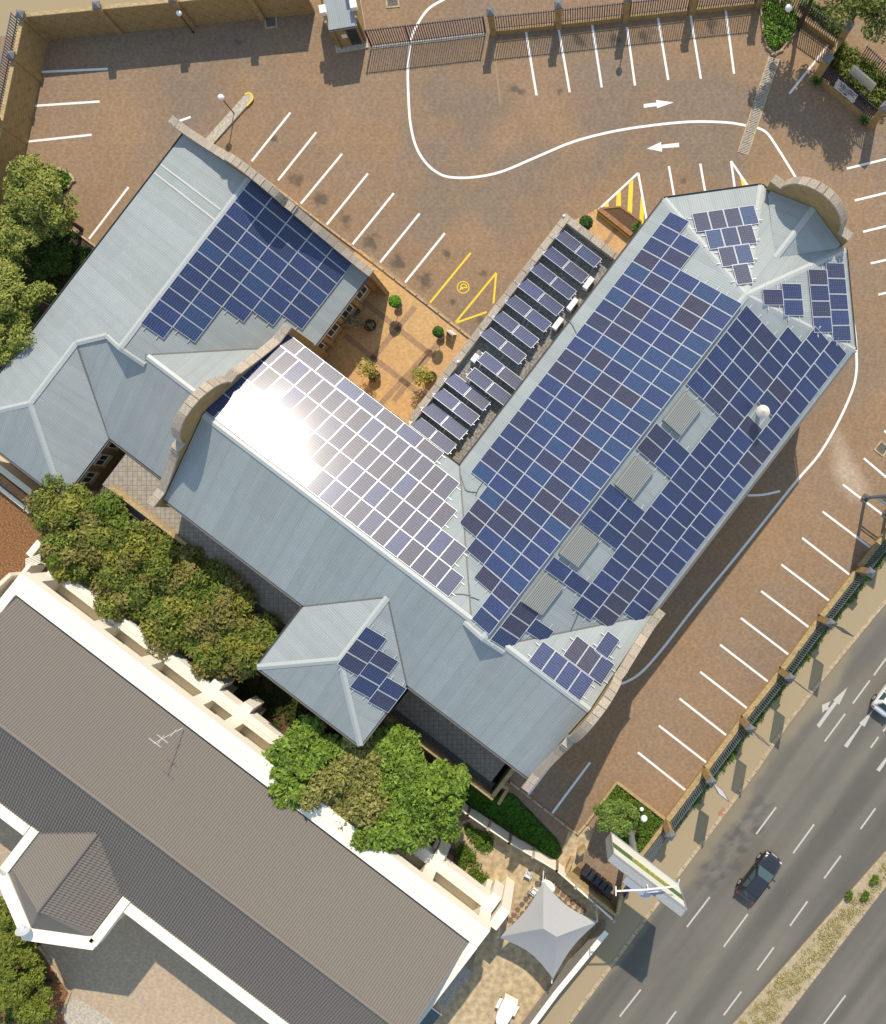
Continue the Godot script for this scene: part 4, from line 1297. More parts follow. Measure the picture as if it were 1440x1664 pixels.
	for t in [1.9, 3.7]:
		wall_part(sb, "leg", e0 + ed * t - en * 1.16, e0 + ed * (t + 0.1) - en * 1.16, 1.5, 0.08, M.cap_grey)
	var f5 := thing("palisade_fence", "blue palisade fence standing in the hedge beside the street", "fence")
	railing(f5, pt(1395, 96), pt(1470, 165), 0.0, 2.0, 0.18, M.blue_steel, [0.3, 1.8])
	# roadside fence
	var f4 := thing("roadside_fence", "blue grey palisade fence on a low yellow wall between car park and road", "fence")
	var rp := [pt(1452, 852), pt(1394, 927), pt(1332, 1006), pt(1269, 1091), pt(1207, 1170), pt(1146, 1252), pt(1083, 1336)]
	var rd: Vector3 = (rp[6] - rp[0]).normalized()
	var ro := Vector3(-rd.z, 0, rd.x)
	if ro.x < 0: ro = -ro
	for i in 7: pillar(f4, rp[i], rd, 2.75, 0.24)
	for i in 6:
		wall_part(f4, "plinth", rp[i] + rd * 0.25 - ro * 0.12, rp[i + 1] - rd * 0.25 - ro * 0.12, 0.45, 0.42, M.yellow_brick_coping)
		railing(f4, rp[i] + rd * 0.25 + ro * 0.12, rp[i + 1] - rd * 0.25 + ro * 0.12, 0.45, 2.2, 0.182, M.grey_blue_steel, [0.7, 2.0])
	wall_part(f4, "plinth", rp[6] + rd * 0.25 - ro * 0.1, rp[6] + rd * 4.0 - ro * 0.1, 0.45, 0.3, M.yellow_brick_coping)
	railing(f4, rp[6] + rd * 0.25 + ro * 0.1, rp[6] + rd * 4.0 + ro * 0.1, 0.45, 2.2, 0.182, M.grey_blue_steel, [0.7, 2.0])
	# banners on the pillars
	for i in range(2, 6):
		var ban := thing("pillar_banner", "narrow purple framed banner on the %s fence pillar from the billboard" % ["fifth", "fourth", "third", "second"][i - 2], "banner", rp[i], "banners on the roadside fence pillars")
		var b0: Vector3 = rp[i] + Vector3(0, 3.1, 0) + AX * 0.1
		st = new_st()
		for l in [[0.0, 0.0, 0.9, 0.0], [0.0, 2.4, 0.9, 2.4], [0.0, -0.3, 0.0, 2.4], [0.9, 0.0, 0.9, 2.4]]:
			bar(st, b0 + AX * l[0] + up * l[1], b0 + AX * l[2] + up * l[3], 0.05, 0.05)
		obj("frame", st, M.purple_steel, ban)
		st = new_st()
		box(st, b0 + AX * 0.45 + up * 1.2, AX * 0.42, up * 1.17, AX.cross(up) * 0.01)
		obj("cloth", st, M.banner if i < 5 else M.sign_white, ban)
	# precast garden wall between the two properties
	var pw := thing("precast_wall", "low white precast concrete wall with posts between grass strip and yard", "wall")
	var line := [pt(700, 1265), pt(764, 1312), pt(830, 1356), pt(905, 1400), pt(996, 1480)]
	for i in 4:
		wall_part(pw, "panel", line[i], line[i + 1], 1.7, 0.1, M.white_wall)
		var m := int((line[i + 1] - line[i]).length() / 1.5)
		for k in m + 1:
			st = new_st()
			cbox(st, line[i].lerp(line[i + 1], float(k) / maxi(m, 1)) + Vector3(0, 0.92, 0), AX * 0.09, up * 0.92, BX * 0.12, 0.02)
			obj("post", st, M.coping_b, pw)
	var yw := thing("yard_wall", "smooth grey boundary wall between yard and pavement", "wall")
	var y0 := pt(984, 1494); var y1 := pt(905, 1590); var y2 := pt(838, 1680)
	wall_part(yw, "wall", y0, y1, 2.0, 0.25, M.grey_wall)
	wall_part(yw, "wall", y1, y2, 2.0, 0.25, M.grey_wall)
	wall_part(yw, "coping", y0, y1, 0.08, 0.4, M.white_wall, 2.0)
	wall_part(yw, "coping", y1, y2, 0.08, 0.4, M.white_wall, 2.0)
	# far corner walls of the next plot
	var cw := thing("plot_wall", "white plastered plot wall beside orange brick ledge at the hipped roof", "wall")
	wall_part(cw, "wall", pt(-40, 715), pt(72, 802), 1.6, 0.45, M.cream_wall)
	wall_part(cw, "brick_ledge", pt(-40, 737), pt(66, 822), 0.9, 0.55, M.orange_brick)
	wall_part(cw, "kerb", pt(-40, 757), pt(55, 832), 0.5, 0.3, M.white_wall)
	var cw2 := thing("ramp_wall", "cream ramp wall with step grille beside the tiled building", "wall")
	wall_part(cw2, "wall", pt(-20, 995), pt(50, 930), 2.4, 0.3, M.cream_wall)
	wall_part(cw2, "wall", pt(20, 985), pt(75, 915), 2.0, 0.3, M.white_wall)
	wall_part(cw2, "wall", pt(62, 902), pt(80, 880), 1.2, 0.5, M.white_wall)
	for i in 6:
		wall_part(cw2, "grille_bar", pt(58, 908 + i * 2.6), pt(82, 900 + i * 2.6), 0.06, 0.08, M.white_wall, 1.2)

# ------------------------------------------------------------------ solar panels
const NTH := ["first", "second", "third", "fourth", "fifth", "sixth", "seventh", "eighth", "ninth", "tenth", "eleventh", "twelfth", "thirteenth"]
const PW := 1.0
const PL := 1.632
var panel_meshes := {}

func panel_parts() -> void:
	var st := new_st()
	var f := 0.027
	for s in [-1, 1]:
		cbox(st, Vector3(s * (PW / 2 - f / 2), 0, 0), Vector3(f / 2, 0, 0), Vector3(0, 0.02, 0), Vector3(0, 0, PL / 2), 0.003)
		cbox(st, Vector3(0, 0, s * (PL / 2 - f / 2)), Vector3(PW / 2 - f, 0, 0), Vector3(0, 0.02, 0), Vector3(0, 0, f / 2), 0.003)
	st.generate_normals()
	panel_meshes.frame = st.commit()
	st = new_st()
	var x := PW / 2 - f; var z := PL / 2 - f; var y := 0.014
	var c := [Vector3(-x, y, -z), Vector3(x, y, -z), Vector3(x, y, z), Vector3(-x, y, z)]
	var uv := [Vector2(0, 0), Vector2(1, 0), Vector2(1, 1), Vector2(0, 1)]
	for i in [0, 1, 2, 0, 2, 3]:
		st.set_uv(uv[i]); st.add_vertex(c[i])
	for i in [0, 2, 1, 0, 3, 2]:
		st.set_uv(uv[i]); st.add_vertex(c[i] - Vector3(0, 0.02, 0))
	st.generate_normals()
	panel_meshes.cells = st.commit()

func panel(parent: Node3D, c: Vector3, e: Vector3, n: Vector3, tint: int) -> void:
	var wob := rng.randf_range(-0.004, 0.004); var wob2 := rng.randf_range(-0.004, 0.004)
	var bs := Basis(e, n, e.cross(n)).orthonormalized().rotated(e, wob).rotated(n.cross(e).normalized(), wob2)
	var xf := Transform3D(bs, c)
	var o := inst("solar_panel", panel_meshes.frame, M.panel_frame, parent, xf)
	inst("cell_sheet", panel_meshes.cells, M["cells_%d" % tint], o, xf)

# rows: [px, py, count, landscape]: pixel of the row's first corner; e runs along the row, f across it (both in the roof's plane)
func array(label: String, o: Vector3, n: Vector3, e: Vector3, f: Vector3, rows: Array, tints: Array, skip := Vector2(-1, -1)) -> void:
	var t := thing("solar_array", label, "solar panels", on_plane(rows[0][0], rows[0][1], o, n), "solar arrays on the office roofs")
	var lift := n * 0.10
	var hole := on_plane(skip.x, skip.y, o, n) if skip.x > 0 else Vector3(0, -99, 0)
	for r in rows:
		var c0: Vector3 = on_plane(r[0], r[1], o + lift, n) if r.size() < 6 else on_plane(r[4], r[5], o + lift, n) + e * float(r[0]) + f * float(r[1])
		var land: bool = r.size() > 3 and r[3]
		var pe := (PL if land else PW) + 0.022
		var pf := PW if land else PL
		for i in r[2]:
			var c: Vector3 = c0 + e * (pe * (i + 0.5)) + f * pf / 2
			if (c - hole).length() < 0.75: continue
			panel(t, c, f if land else e, n, tints[rng.randi() % tints.size()])
		for k in [0.22, 0.78]:
			var st := new_st()
			var q: Vector3 = c0 + f * pf * k - n * 0.055
			bar(st, q - e * 0.28, q + e * (pe * float(r[2]) + 0.28), 0.045, 0.05, n)
			obj("rail", st, M.panel_frame, t)

func build_solar() -> void:
	panel_parts()
	var nB := -BX
	# east block, west slope
	var o := ab(0.1, 0, ER)
	var n := (Vector3(0, 1, 0) - AX * 0.482).normalized()
	var f := (-AX - Vector3(0, 0.482, 0)).normalized()
	var A := [1207.0, 493.5]
	var rows := []
	for q in [[0, 0, 25], [0, 1, 23], [0, 2, 22], [-2, 3, 23], [-3, 4, 21]]:
		rows.append([q[0] * 1.022, q[1] * 1.648, q[2], false, A[0], A[1]])
	rows[0] = [A[0], A[1], 25]
	array("largest solar array, mixed blue and purple panels, on the east block's west slope", o, n, nB, f, rows, [0, 1, 2, 3, 3, 0, 4])
	# east block, east slope
	n = (Vector3(0, 1, 0) + AX * 0.526).normalized()
	f = (AX - Vector3(0, 0.526, 0)).normalized()
	A = [1213.0, 495.0]
	rows = [[A[0], A[1], 6]]
	for q in [[8.93, 0, 2], [13.5, 0, 3], [19.07, 0, 1], [22.4, 0, 3], [0, 1, 6], [8.93, 1, 2], [13.5, 1, 3], [19.07, 1, 1], [22.8, 1, 1], [-1, 2, 22], [-2.3, 3, 23], [-2.65, 4, 22]]:
		rows.append([q[0] * 1.022, q[1] * 1.648, q[2], false, A[0], A[1]])
	array("dark navy solar array with gaps for four roof ventilators on the east slope", o, n, nB, f, rows, [5, 1, 2, 5, 1, 0, 4], Vector2(1229, 668))
	# low north-west block
	o = ab(-30.87, 0, 8.44)
	n = (Vector3(0, 1, 0) + AX * 0.488).normalized()
	f = (AX - Vector3(0, 0.488, 0)).normalized()
	A = [411.0, 287.5]
	rows = [[A[0], A[1], 12]]
	for q in [[1, 11], [2, 8], [3, 7], [4, 6]]: rows.append([0.0, q[0] * 1.648, q[1], false, A[0], A[1]])
	array("even blue solar array stepping down the low north west block's roof", o, n, nB, f, rows, [0, 1, 1, 3, 0])
	# wing, north-east slope
	o = ab(0, -8.5, WR)
	var sl := (WR - EV) / 7.05
	n = (Vector3(0, 1, 0) + BX * sl).normalized()
	f = (BX - Vector3(0, sl, 0)).normalized()
	A = [326.0, 662.5]
	rows = [[A[0], A[1], 19]]
	for q in [[1, 18], [2, 16], [3, 15]]: rows.append([0.0, q[0] * 1.648, q[1], false, A[0], A[1]])
	rows.append([0.0, 4 * 1.648 + 0.02, 8, true, A[0], A[1]])
	array("solar array with dazzling white sun glare along the wing's ridge", o, n, AX, f, rows, [2, 2, 1, 0, 4])
	array("small stepped solar array beside the curved south east gable", o, n, AX, f, [[858, 1074.6, 4], [914.4, 1065.2, 3], [965.4, 1056.9, 1]], [2, 0, 4, 1])
	# hipped north end
	var r1 := ab(0.1, 17.7, ER)
	var c1 := ab(-8.05, 20.8, EV); var c2 := ab(-3.5, 25.4, EV); var c3 := ab(3.5, 25.4, EV); var c4 := ab(8.05, 20.6, 8.65)
	var facet := func(a: Vector3, b: Vector3) -> Array:
		var e := (b - a).normalized()
		var nn := e.cross(r1 - a).normalized()
		if nn.y < 0: nn = -nn
		var ff := e.cross(nn)
		if ff.y < 0: ff = -ff
		return [e, nn, ff]
	var q: Array = facet.call(c1, c2)
	array("triangle of solar panels pointing inward on the north hip facet", r1, q[1], q[0], q[2], [[1124.2, 347.5, 4], [1145, 375, 3], [1165.8, 402.5, 2], [1189, 430.8, 1]], [1, 2, 3, 4])
	q = facet.call(c3, c4)
	array("two upright blocks of solar panels on the east hip facet", r1, q[1], q[0], q[2], [[1371.7, 427.5, 5], [1344, 438, 4], [1301.7, 460.8, 2], [1271.7, 470, 1]], [1, 2, 0, 4])
	# pavilion
	o = ab(-6.33, 0, 11.09)
	n = (Vector3(0, 1, 0) + AX * 0.488).normalized()
	f = (AX - Vector3(0, 0.488, 0)).normalized()
	array("small dark solar array on the pavilion roof beside the trees", o, n, nB, f, [[595.4, 1017.3, 3], [615.2, 1054.8, 3], [628.75, 1099.6, 2]], [5, 1, 2])
	# tilted racks on the flat roof
	var racks := []
	for i in 7: racks.append([820 + (455 - i * 97.5) / 4.8, 330 + (205 + i * 125) / 4.8])
	for z in [[905, 50], [820, 175], [650, 210], [560, 325], [470, 435], [380, 548]]: racks.append([600 + z[0] / 4.8, 560 + z[1] / 4.8])
	var tl := deg_to_rad(26)
	var e2 := AX
	var f2 := (-BX * cos(tl) + Vector3(0, sin(tl), 0)).normalized()
	var n2 := e2.cross(f2)
	if n2.y < 0: n2 = -n2
	for i in racks.size():
		var p := pt(racks[i][0], racks[i][1], 7.0)
		var t := thing("solar_rack", "tilted two panel solar rack, %s from the flat roof's north parapet" % NTH[i], "solar panels", Vector3(p.x, 6.6, p.z), "racks on the flat roof")
		for k in 2:
			panel(t, p + e2 * ((PL + 0.06) * (k + 0.5)) + f2 * PW / 2, f2, n2, [1, 2, 0, 5][rng.randi() % 4])
		for k in [0.25, 0.78]:
			var st := new_st()
			var c: Vector3 = p + f2 * PW * k - n2 * 0.05
			bar(st, c - e2 * 0.12, c + e2 * (2 * PL + 0.2), 0.05, 0.05, n2)
			obj("rail", st, M.panel_frame, t)
		for k in [0.1, 1.7, 3.25]:
			var st := new_st()
			var c: Vector3 = p + e2 * k - n2 * 0.09
			bar(st, c, c + f2 * PW, 0.04, 0.05, n2)
			bar(st, c + f2 * 0.08, Vector3(c.x, 6.6, c.z) + (f2 * 0.08 * Vector3(1, 0, 1)), 0.04, 0.04, BX)
			var hi: Vector3 = c + f2 * PW * 0.92
			bar(st, hi, Vector3(hi.x, 6.6, hi.z), 0.04, 0.04, BX)
			bar(st, Vector3(c.x, 6.63, c.z) - BX * -0.1, Vector3(hi.x, 6.63, hi.z) - BX * 0.15, 0.06, 0.04)
			obj("leg_frame", st, M.steel, t)

# ------------------------------------------------------------------ things on the flat roof
func build_roof_things() -> void:
	for v in [[956.5, 460, "white air conditioner unit at the north end of the flat roof"], [930.4, 494.6, "white air conditioner unit second from the north end of the flat roof"], [906.5, 525.8, "white air conditioner unit third from the north end of the flat roof"], [772, 582, "small white air conditioner unit by the flat roof's courtyard parapet"]]:
		var small: bool = v[1] > 560
		var c := pt(v[0], v[1], 7.2)
		c.y = 6.62
		var t := thing("air_conditioner", v[2], "air conditioner", c, "air conditioners on the flat roof")
		var st := new_st()
		cbox(st, c + Vector3(0, 0.36, 0), BX * (0.3 if small else 0.46), Vector3(0, 0.3, 0), AX * 0.19, 0.03)
		obj("casing", st, M.white_plastic, t)
		st = new_st()
		for s in [-1, 1]: box(st, c + BX * s * 0.25 + Vector3(0, 0.03, 0), BX * 0.03, Vector3(0, 0.03, 0), AX * 0.2)
		obj("foot", st, M.dark_steel, t)
		st = new_st()
		tube(st, [c + Vector3(0, 0.38, 0) + AX * 0.19, c + Vector3(0, 0.38, 0) + AX * 0.21], [0.22, 0.22], 16)
		obj("fan_grille", st, M.dark_steel, t)
		st = new_st()
		tube(st, [c + AX * 0.2 + BX * 0.2 + Vector3(0, 0.3, 0), c + AX * 0.5 + BX * 0.2 + Vector3(0, 0.05, 0), c + AX * 1.3 + Vector3(0, 0.05, 0)], [0.025, 0.025, 0.025], 6)
		obj("pipe", st, M.dark_steel, t)
	# camera domes on the parapet
	for v in [[916, 351, "white security camera on the flat roof's north corner"], [744.5, 588, "white security camera on the courtyard parapet of the flat roof"]]:
		var c := pt(v[0], v[1], 7.35)
		var t := thing("security_camera", v[2], "camera", c)
		var st := new_st()
		lathe(st, c, [[0.0, 0.12], [0.07, 0.1], [0.09, 0.04], [0.09, -0.02], [0.0, -0.02]], 12)
		obj("dome", st, M.white_plastic, t)
		st = new_st()
		tube(st, [c - Vector3(0, 0.04, 0), c - Vector3(0, 0.03, 0) + BX * 0.15], [0.03, 0.03], 6)
		obj("bracket", st, M.white_plastic, t)

# ------------------------------------------------------------------ lamps, cars, billboard
func globe_lamp(label: String, base: Vector3, h: float, r := 0.24) -> void:
	var t := thing("globe_lamp", label, "lamp", base)
	var st := new_st()
	tube(st, [base, base + Vector3(0, 0.3, 0), base + Vector3(0, h - r, 0)], [0.07, 0.045, 0.04], 8)
	obj("post", st, M.black_metal, t)
	st = new_st()
	var pr := []
	for i in 9:
		var a := -PI / 2 + PI * i / 8
		pr.append([maxf(cos(a) * r, 0.0), h + sin(a) * r])
	lathe(st, base, pr, 16)
	obj("globe", st, M.lamp_globe, t)
	st = new_st()
	lathe(st, base, [[0.0, h - r * 0.8], [r * 0.75, h - r * 0.72], [r * 0.75, h - r * 0.5]], 14)
	obj("collar", st, M.black_metal, t)

# a car standing at "at", its nose towards "dir"
func car(label: String, at: Vector3, dir: Vector3, paint: Material, length: float, black: bool) -> void:
	var t := thing("car", label, "car", at)
	var z := dir.normalized(); var x := Vector3(-z.z, 0, z.x)          # x = right-hand side
	var P := func(px: float, py: float, pz: float) -> Vector3: return at + x * px + Vector3(0, py, 0) + z * pz
	var L := length / 2
	# lower body: rings along the length [z, half width, top height, side bulge height]
	var rings := [[-L, 0.52, 0.62], [-L + 0.06, 0.68, 0.74], [-L + 0.22, 0.80, 0.84], [-L + 0.6, 0.845, 0.90], [-L * 0.35, 0.855, 0.93], [0.0, 0.86, 0.93], [L * 0.32, 0.86, 0.92], [L * 0.55, 0.85, 0.89], [L - 0.5, 0.82, 0.82], [L - 0.2, 0.74, 0.74], [L - 0.06, 0.62, 0.64], [L, 0.46, 0.52]]
	var st := SurfaceTool.new()
	st.begin(Mesh.PRIMITIVE_TRIANGLES)
	st.set_smooth_group(1)
	var prev := []
	for r in rings:
		var w: float = r[1]; var h: float = r[2]
		var ring := []
		for q in [[-0.90, 0.20], [-0.98, 0.34], [-1.0, 0.55], [-0.97, h - 0.10], [-0.90, h - 0.02], [-0.6, h + 0.02], [0.0, h + 0.04], [0.6, h + 0.02], [0.90, h - 0.02], [0.97, h - 0.10], [1.0, 0.55], [0.98, 0.34], [0.90, 0.20]]:
			ring.append(P.call(q[0] * w, minf(q[1], h + 0.04), r[0]))
		if prev:
			for i in ring.size() - 1: quad(st, prev[i], ring[i], ring[i + 1], prev[i + 1])
			quad(st, prev[-1], ring[-1], ring[0], prev[0])
		prev = ring
	obj("body", st, paint, t)
	# cabin: base ring and roof ring
	var hb := 0.92; var hr := 1.43
	var zf := L * 0.42; var zb := -L + 0.32
	var rf := L * 0.10; var rb := -L * 0.60
	var wb := 0.79; var wr := 0.60
	var roof_pts := []
	st = SurfaceTool.new(); st.begin(Mesh.PRIMITIVE_TRIANGLES); st.set_smooth_group(1)
	var grid := []
	for i in 7:
		var row := []
		var zz := lerpf(rb, rf, i / 6.0)
		for j in 7:
			var u := -1.0 + 2.0 * j / 6.0
			var w := wr * (1.0 - 0.05 * pow(absf(i / 3.0 - 1.0), 2.0))
			row.append(P.call(u * w, hr + 0.05 * (1.0 - u * u) * (1.0 - 0.4 * pow(i / 3.0 - 1.0, 2.0)) - 0.04 * pow(absf(u), 6.0), zz))
		grid.append(row)
	for i in 6:
		for j in 6: quad(st, grid[i][j], grid[i + 1][j], grid[i + 1][j + 1], grid[i][j + 1])
	obj("roof", st, paint, t)
	# pillars and sides in body colour, glass set just outside
	st = new_st()
	for s in [-1, 1]:
		var a: Vector3 = P.call(s * wb, hb, zb); var b: Vector3 = P.call(s * wb, hb, zf); var c: Vector3 = P.call(s * wr * 0.95, hr, rf); var d: Vector3 = P.call(s * wr * 0.95, hr, rb)
		quad(st, a, b, c, d)
	quad(st, P.call(-wb, hb, zf), P.call(wb, hb, zf), P.call(wr * 0.95, hr, rf), P.call(-wr * 0.95, hr, rf))
	quad(st, P.call(wb, hb, zb), P.call(-wb, hb, zb), P.call(-wr * 0.95, hr, rb), P.call(wr * 0.95, hr, rb))
	obj("pillars", st, paint, t)
	var lerp_q := func(q: Array, u: float, v: float) -> Vector3: return q[0].lerp(q[1], u).lerp(q[3].lerp(q[2], u), v)
	var pane := func(called: String, q: Array, u0: float, u1: float, v0: float, v1: float, out: Vector3) -> void:
		var s2 := new_st()
		var o := out * 0.012
		quad(s2, lerp_q.call(q, u0, v0) + o, lerp_q.call(q, u1, v0) + o, lerp_q.call(q, u1, v1) + o, lerp_q.call(q, u0, v1) + o)
		obj(called, s2, M.car_glass, t)
	pane.call("windscreen", [P.call(-wb, hb, zf), P.call(wb, hb, zf), P.call(wr * 0.95, hr, rf), P.call(-wr * 0.95, hr, rf)], 0.06, 0.94, 0.04, 0.95, (z + Vector3.UP).normalized())
	pane.call("rear_window", [P.call(wb, hb, zb), P.call(-wb, hb, zb), P.call(-wr * 0.95, hr, rb), P.call(wr * 0.95, hr, rb)], 0.09, 0.91, 0.12, 0.92, (-z + Vector3.UP).normalized())
	for s in [-1, 1]:
		var q := [P.call(s * wb, hb, zb), P.call(s * wb, hb, zf), P.call(s * wr * 0.95, hr, rf), P.call(s * wr * 0.95, hr, rb)]
		var out: Vector3 = (x * s + Vector3.UP * 0.4).normalized()
		pane.call("side_window", q, 0.16, 0.47, 0.1, 0.88, out)
		pane.call("side_window", q, 0.51, 0.86, 0.1, 0.88, out)
		st = new_st()
		cbox(st, P.call(s * 0.90, 0.97, zf - 0.30), x * 0.11, Vector3(0, 0.07, 0), z * 0.05, 0.03)
		obj("mirror", st, paint, t)
		for zz in [L - 0.78, -L + 0.72]:
			var wh := Node3D.new()
			wh.name = "wheel"
			t.add_child(wh, true)
			st = new_st()
			tube(st, [P.call(s * 0.66, 0.31, zz), P.call(s * 0.87, 0.31, zz)], [0.31, 0.31], 20)
			obj("tyre", st, M.tyre, wh)
			st = new_st()
			tube(st, [P.call(s * 0.80, 0.31, zz), P.call(s * 0.885, 0.31, zz)], [0.21, 0.19], 16)
			obj("rim", st, M.rim, wh)
		st = new_st()
		cbox(st, P.call(s * 0.60, 0.64, L - 0.20), x * 0.11, Vector3(0, 0.06, 0), z * 0.11, 0.04)
		obj("headlight", st, M.clear_lens, t)
		st = new_st()
		cbox(st, P.call(s * 0.68, 0.76, -L + 0.12), x * 0.07, Vector3(0, 0.08, 0), z * 0.06, 0.03)
		obj("tail_light", st, M.red_lens, t)
	st = new_st()
	box(st, P.call(0, 0.42, L - 0.01), x * 0.26, Vector3(0, 0.055, 0), z * 0.02)
	obj("number_plate", st, M.white_plastic, t)
	st = new_st()
	for k in 3: box(st, P.call(0, 0.52 + k * 0.05, L - 0.03 - k * 0.012), x * 0.3, Vector3(0, 0.012, 0), z * 0.02)
	obj("grille", st, M.chrome, t)

func build_road_things() -> void:
	globe_lamp("globe lamp on a thin black post standing on the yellow nosed kerb island", pt(381.7, 185.8), 2.6)
	globe_lamp("globe lamp on a dark post against the north boundary wall", pt(315, 53), 2.5, 0.2)
	globe_lamp("tall globe lamp behind the palisade fence throwing a round shadow on the bays", pt(1022, 30), 4.2)
	globe_lamp("globe lamp rising from the wedge shaped planter at the north east corner", pt(1266, 50), 2.9, 0.26)
	globe_lamp("large globe lamp in the green planter beside the billboard", pt(1042, 1312), 2.5, 0.26)
	globe_lamp("short globe lamp in the green planter beside the billboard", pt(1041, 1308), 1.0, 0.17)
	car("black hatchback driving on the road beside the median", pt(1231, 1420), BX, M.car_black, 3.95, true)
	car("white hatchback on the road beside the painted lane arrows", pt(1449, 1122), BX, M.car_white, 3.95, false)
	# billboard
	var up := Vector3.UP
	var b := thing("billboard", "large white billboard with a green stripe standing over the verge", "billboard", pt(1035, 1412))
	var p0 := pt(992.5, 1352.4, 6.0)
	var st := new_st()
	cbox(st, p0 + AX * 3.0 + up * 1.92 - BX * 0.33, AX * 3.0, up * 1.92, BX * 0.3, 0.02)
	obj("box", st, M.board_top, b)
	var face := func(called: String, x0: float, x1: float, y0: float, y1: float, m: Material, o: float) -> void:
		var s := new_st()
		var q := p0 + BX * (-0.03 + o)
		quad(s, q + AX * x0 + up * y0, q + AX * x1 + up * y0, q + AX * x1 + up * y1, q + AX * x0 + up * y1)
		obj(called, s, m, b)
	face.call("poster", 0.06, 5.94, 0.08, 3.76, M.board_white, 0.004)
	face.call("green_stripe", 0.06, 5.94, 1.62, 2.55, M.board_green, 0.008)
	face.call("lime_panel", 1.7, 4.75, 1.64, 2.53, M.board_lime, 0.012)
	for row in 3:
		var s := new_st()
		var x := 1.8
		while x < 4.6:
			var l := rng.randf_range(0.05, 0.2)
			var q := p0 + BX * -0.014
			var y := 1.82 + row * 0.24
			quad(s, q + AX * x + up * y, q + AX * (x + l) + up * y, q + AX * (x + l) + up * (y + 0.09), q + AX * x + up * (y + 0.09))
			x += l + rng.randf_range(0.05, 0.4)
		obj("print_row", s, [M.board_white, M.board_green, M.board_lime][row], b).set_meta("kind", "stuff")
	for y in [0.45, 2.95, 3.15]:
		face.call("print_line", 0.9, 5.2, y, y + 0.03, M.sign_white, 0.012)
	st = new_st()
	for l in [[0.0, 0.0, 6.0, 0.0], [0.0, 3.84, 6.0, 3.84], [0.0, 0.0, 0.0, 3.84], [6.0, 0.0, 6.0, 3.84]]:
		bar(st, p0 + AX * l[0] + up * l[1], p0 + AX * l[2] + up * l[3], 0.08, 0.08)
	obj("frame", st, M.steel, b)
	st = new_st()
	var foot := p0 + AX * 2.4 - BX * 0.33
	tube(st, [Vector3(foot.x, 0, foot.z), Vector3(foot.x, 6.2, foot.z)], [0.26, 0.22], 14)
	obj("mast", st, M.steel, b)
	st = new_st()
	bar(st, p0 + AX * 1.6 - BX * 0.9 + up * 3.75, p0 + AX * 3.6 - BX * 0.9 + up * 3.75, 0.5, 0.05)
	obj("walkway", st, M.steel, b)
	# steel arm with flood lamps over the billboard
	var arm := thing("lamp_arm", "long white steel arm with flood lamps crossing over the billboard", "lamp arm", pt(1006, 1447))
	var a0 := pt(1001, 1448, 10.4); var a1 := pt(1101, 1440, 10.4)
	st = new_st()
	tube(st, [a0, a0.lerp(a1, 0.5) + up * 0.15, a1], [0.06, 0.06, 0.05], 8)
	obj("arm", st, M.white_plastic, arm)
	st = new_st()
	tube(st, [a0 - Vector3(0, 0, 0.3), a0 + Vector3(0, 0, 0.3)], [0.05, 0.05], 6)
	obj("end_bar", st, M.white_plastic, arm)
	st = new_st()
	var am := a0.lerp(a1, 0.52)
	tube(st, [Vector3(am.x, 9.8, am.z), am], [0.05, 0.05], 8)
	obj("stay", st, M.white_plastic, arm)
	for k in 4:
		st = new_st()
		var c := a0.lerp(a1, 0.52 + k * 0.045) + Vector3(0, -0.12, 0.22)
		cbox(st, c, Vector3(0.11, 0, 0), up * 0.07, Vector3(0, 0, 0.1), 0.02)
		obj("flood_lamp", st, M.sign_white, arm)
	st = new_st()
	tube(st, [a1, a1 + up * 0.2 + Vector3(0.1, 0, -0.5)], [0.05, 0.04], 6)
	obj("tip", st, M.white_plastic, arm)
	# two-legged sign at the edge of the car park
	var sg := thing("street_sign", "tall two legged blue steel sign frame beside the roadside fence", "sign", pt(1406, 809))
	var s0 := pt(1406, 809); var s1 := pt(1440, 834)
	for s in [s0, s1]:
		st = new_st()
		cbox(st, s + up * 3.0, AX * 0.09, up * 3.0, BX * 0.09, 0.02)
		obj("leg", st, M.grey_blue_steel, sg)
		st = new_st()
		cbox(st, s + up * 0.12, AX * 0.24, up * 0.12, BX * 0.24, 0.05)
		obj("footing", st, M.dark_concrete, sg)
	for y in [2.15, 2.4]:
		st = new_st()
		bar(st, s0 + up * y, s1 + up * y, 0.07, 0.07)
		obj("crossbar", st, M.grey_blue_steel, sg)
	st = new_st()
	var sm := (s0 + s1) / 2; var sd := (s1 - s0) / 2
	cbox(st, sm + up * 4.55, sd, up * 1.45, sd.normalized().cross(up) * 0.08, 0.02)
	obj("board", st, M.grey_wall, sg)
	# kerb island with a yellow nose
	var isl := thing("kerb_island", "narrow concrete kerb island with a yellow painted nose", "kerb")
	var i0 := pt(340, 232); var i1 := pt(405, 160)
	var id := (i1 - i0).normalized(); var iw := id.cross(up) * 0.34
	st = new_st()
	var ring := [i0 + iw, i1 + iw]
	for k in 7:
		var t := PI * k / 6.0
		ring.append(i1 + iw * cos(t) + id * 0.34 * sin(t))
	ring.append(i0 - iw)
	var lifted := []
	for v in ring: lifted.append(v + up * 0.15)
	slab(st, lifted, 0.15)
	obj("kerb", st, M.concrete, isl)
	st = new_st()
	var nose := []
	nose.append(i1 - id * 0.55 + iw)
	for k in 9:
		var t := PI * k / 8.0
		nose.append(i1 + iw * cos(t) + id * 0.34 * sin(t))
	for k in nose.size() - 1: bar(st, nose[k] + up * 0.16, nose[k + 1] + up * 0.16, 0.12, 0.03)
	obj("yellow_edge", st, M.yellow_paint, isl)
	# drain channel of grates
	var dr := thing("drain_channel", "long slotted concrete drain channel crossing the car park lane", "drain")
	var d0 := pt(1258, 94); var d1 := pt(1207, 250)
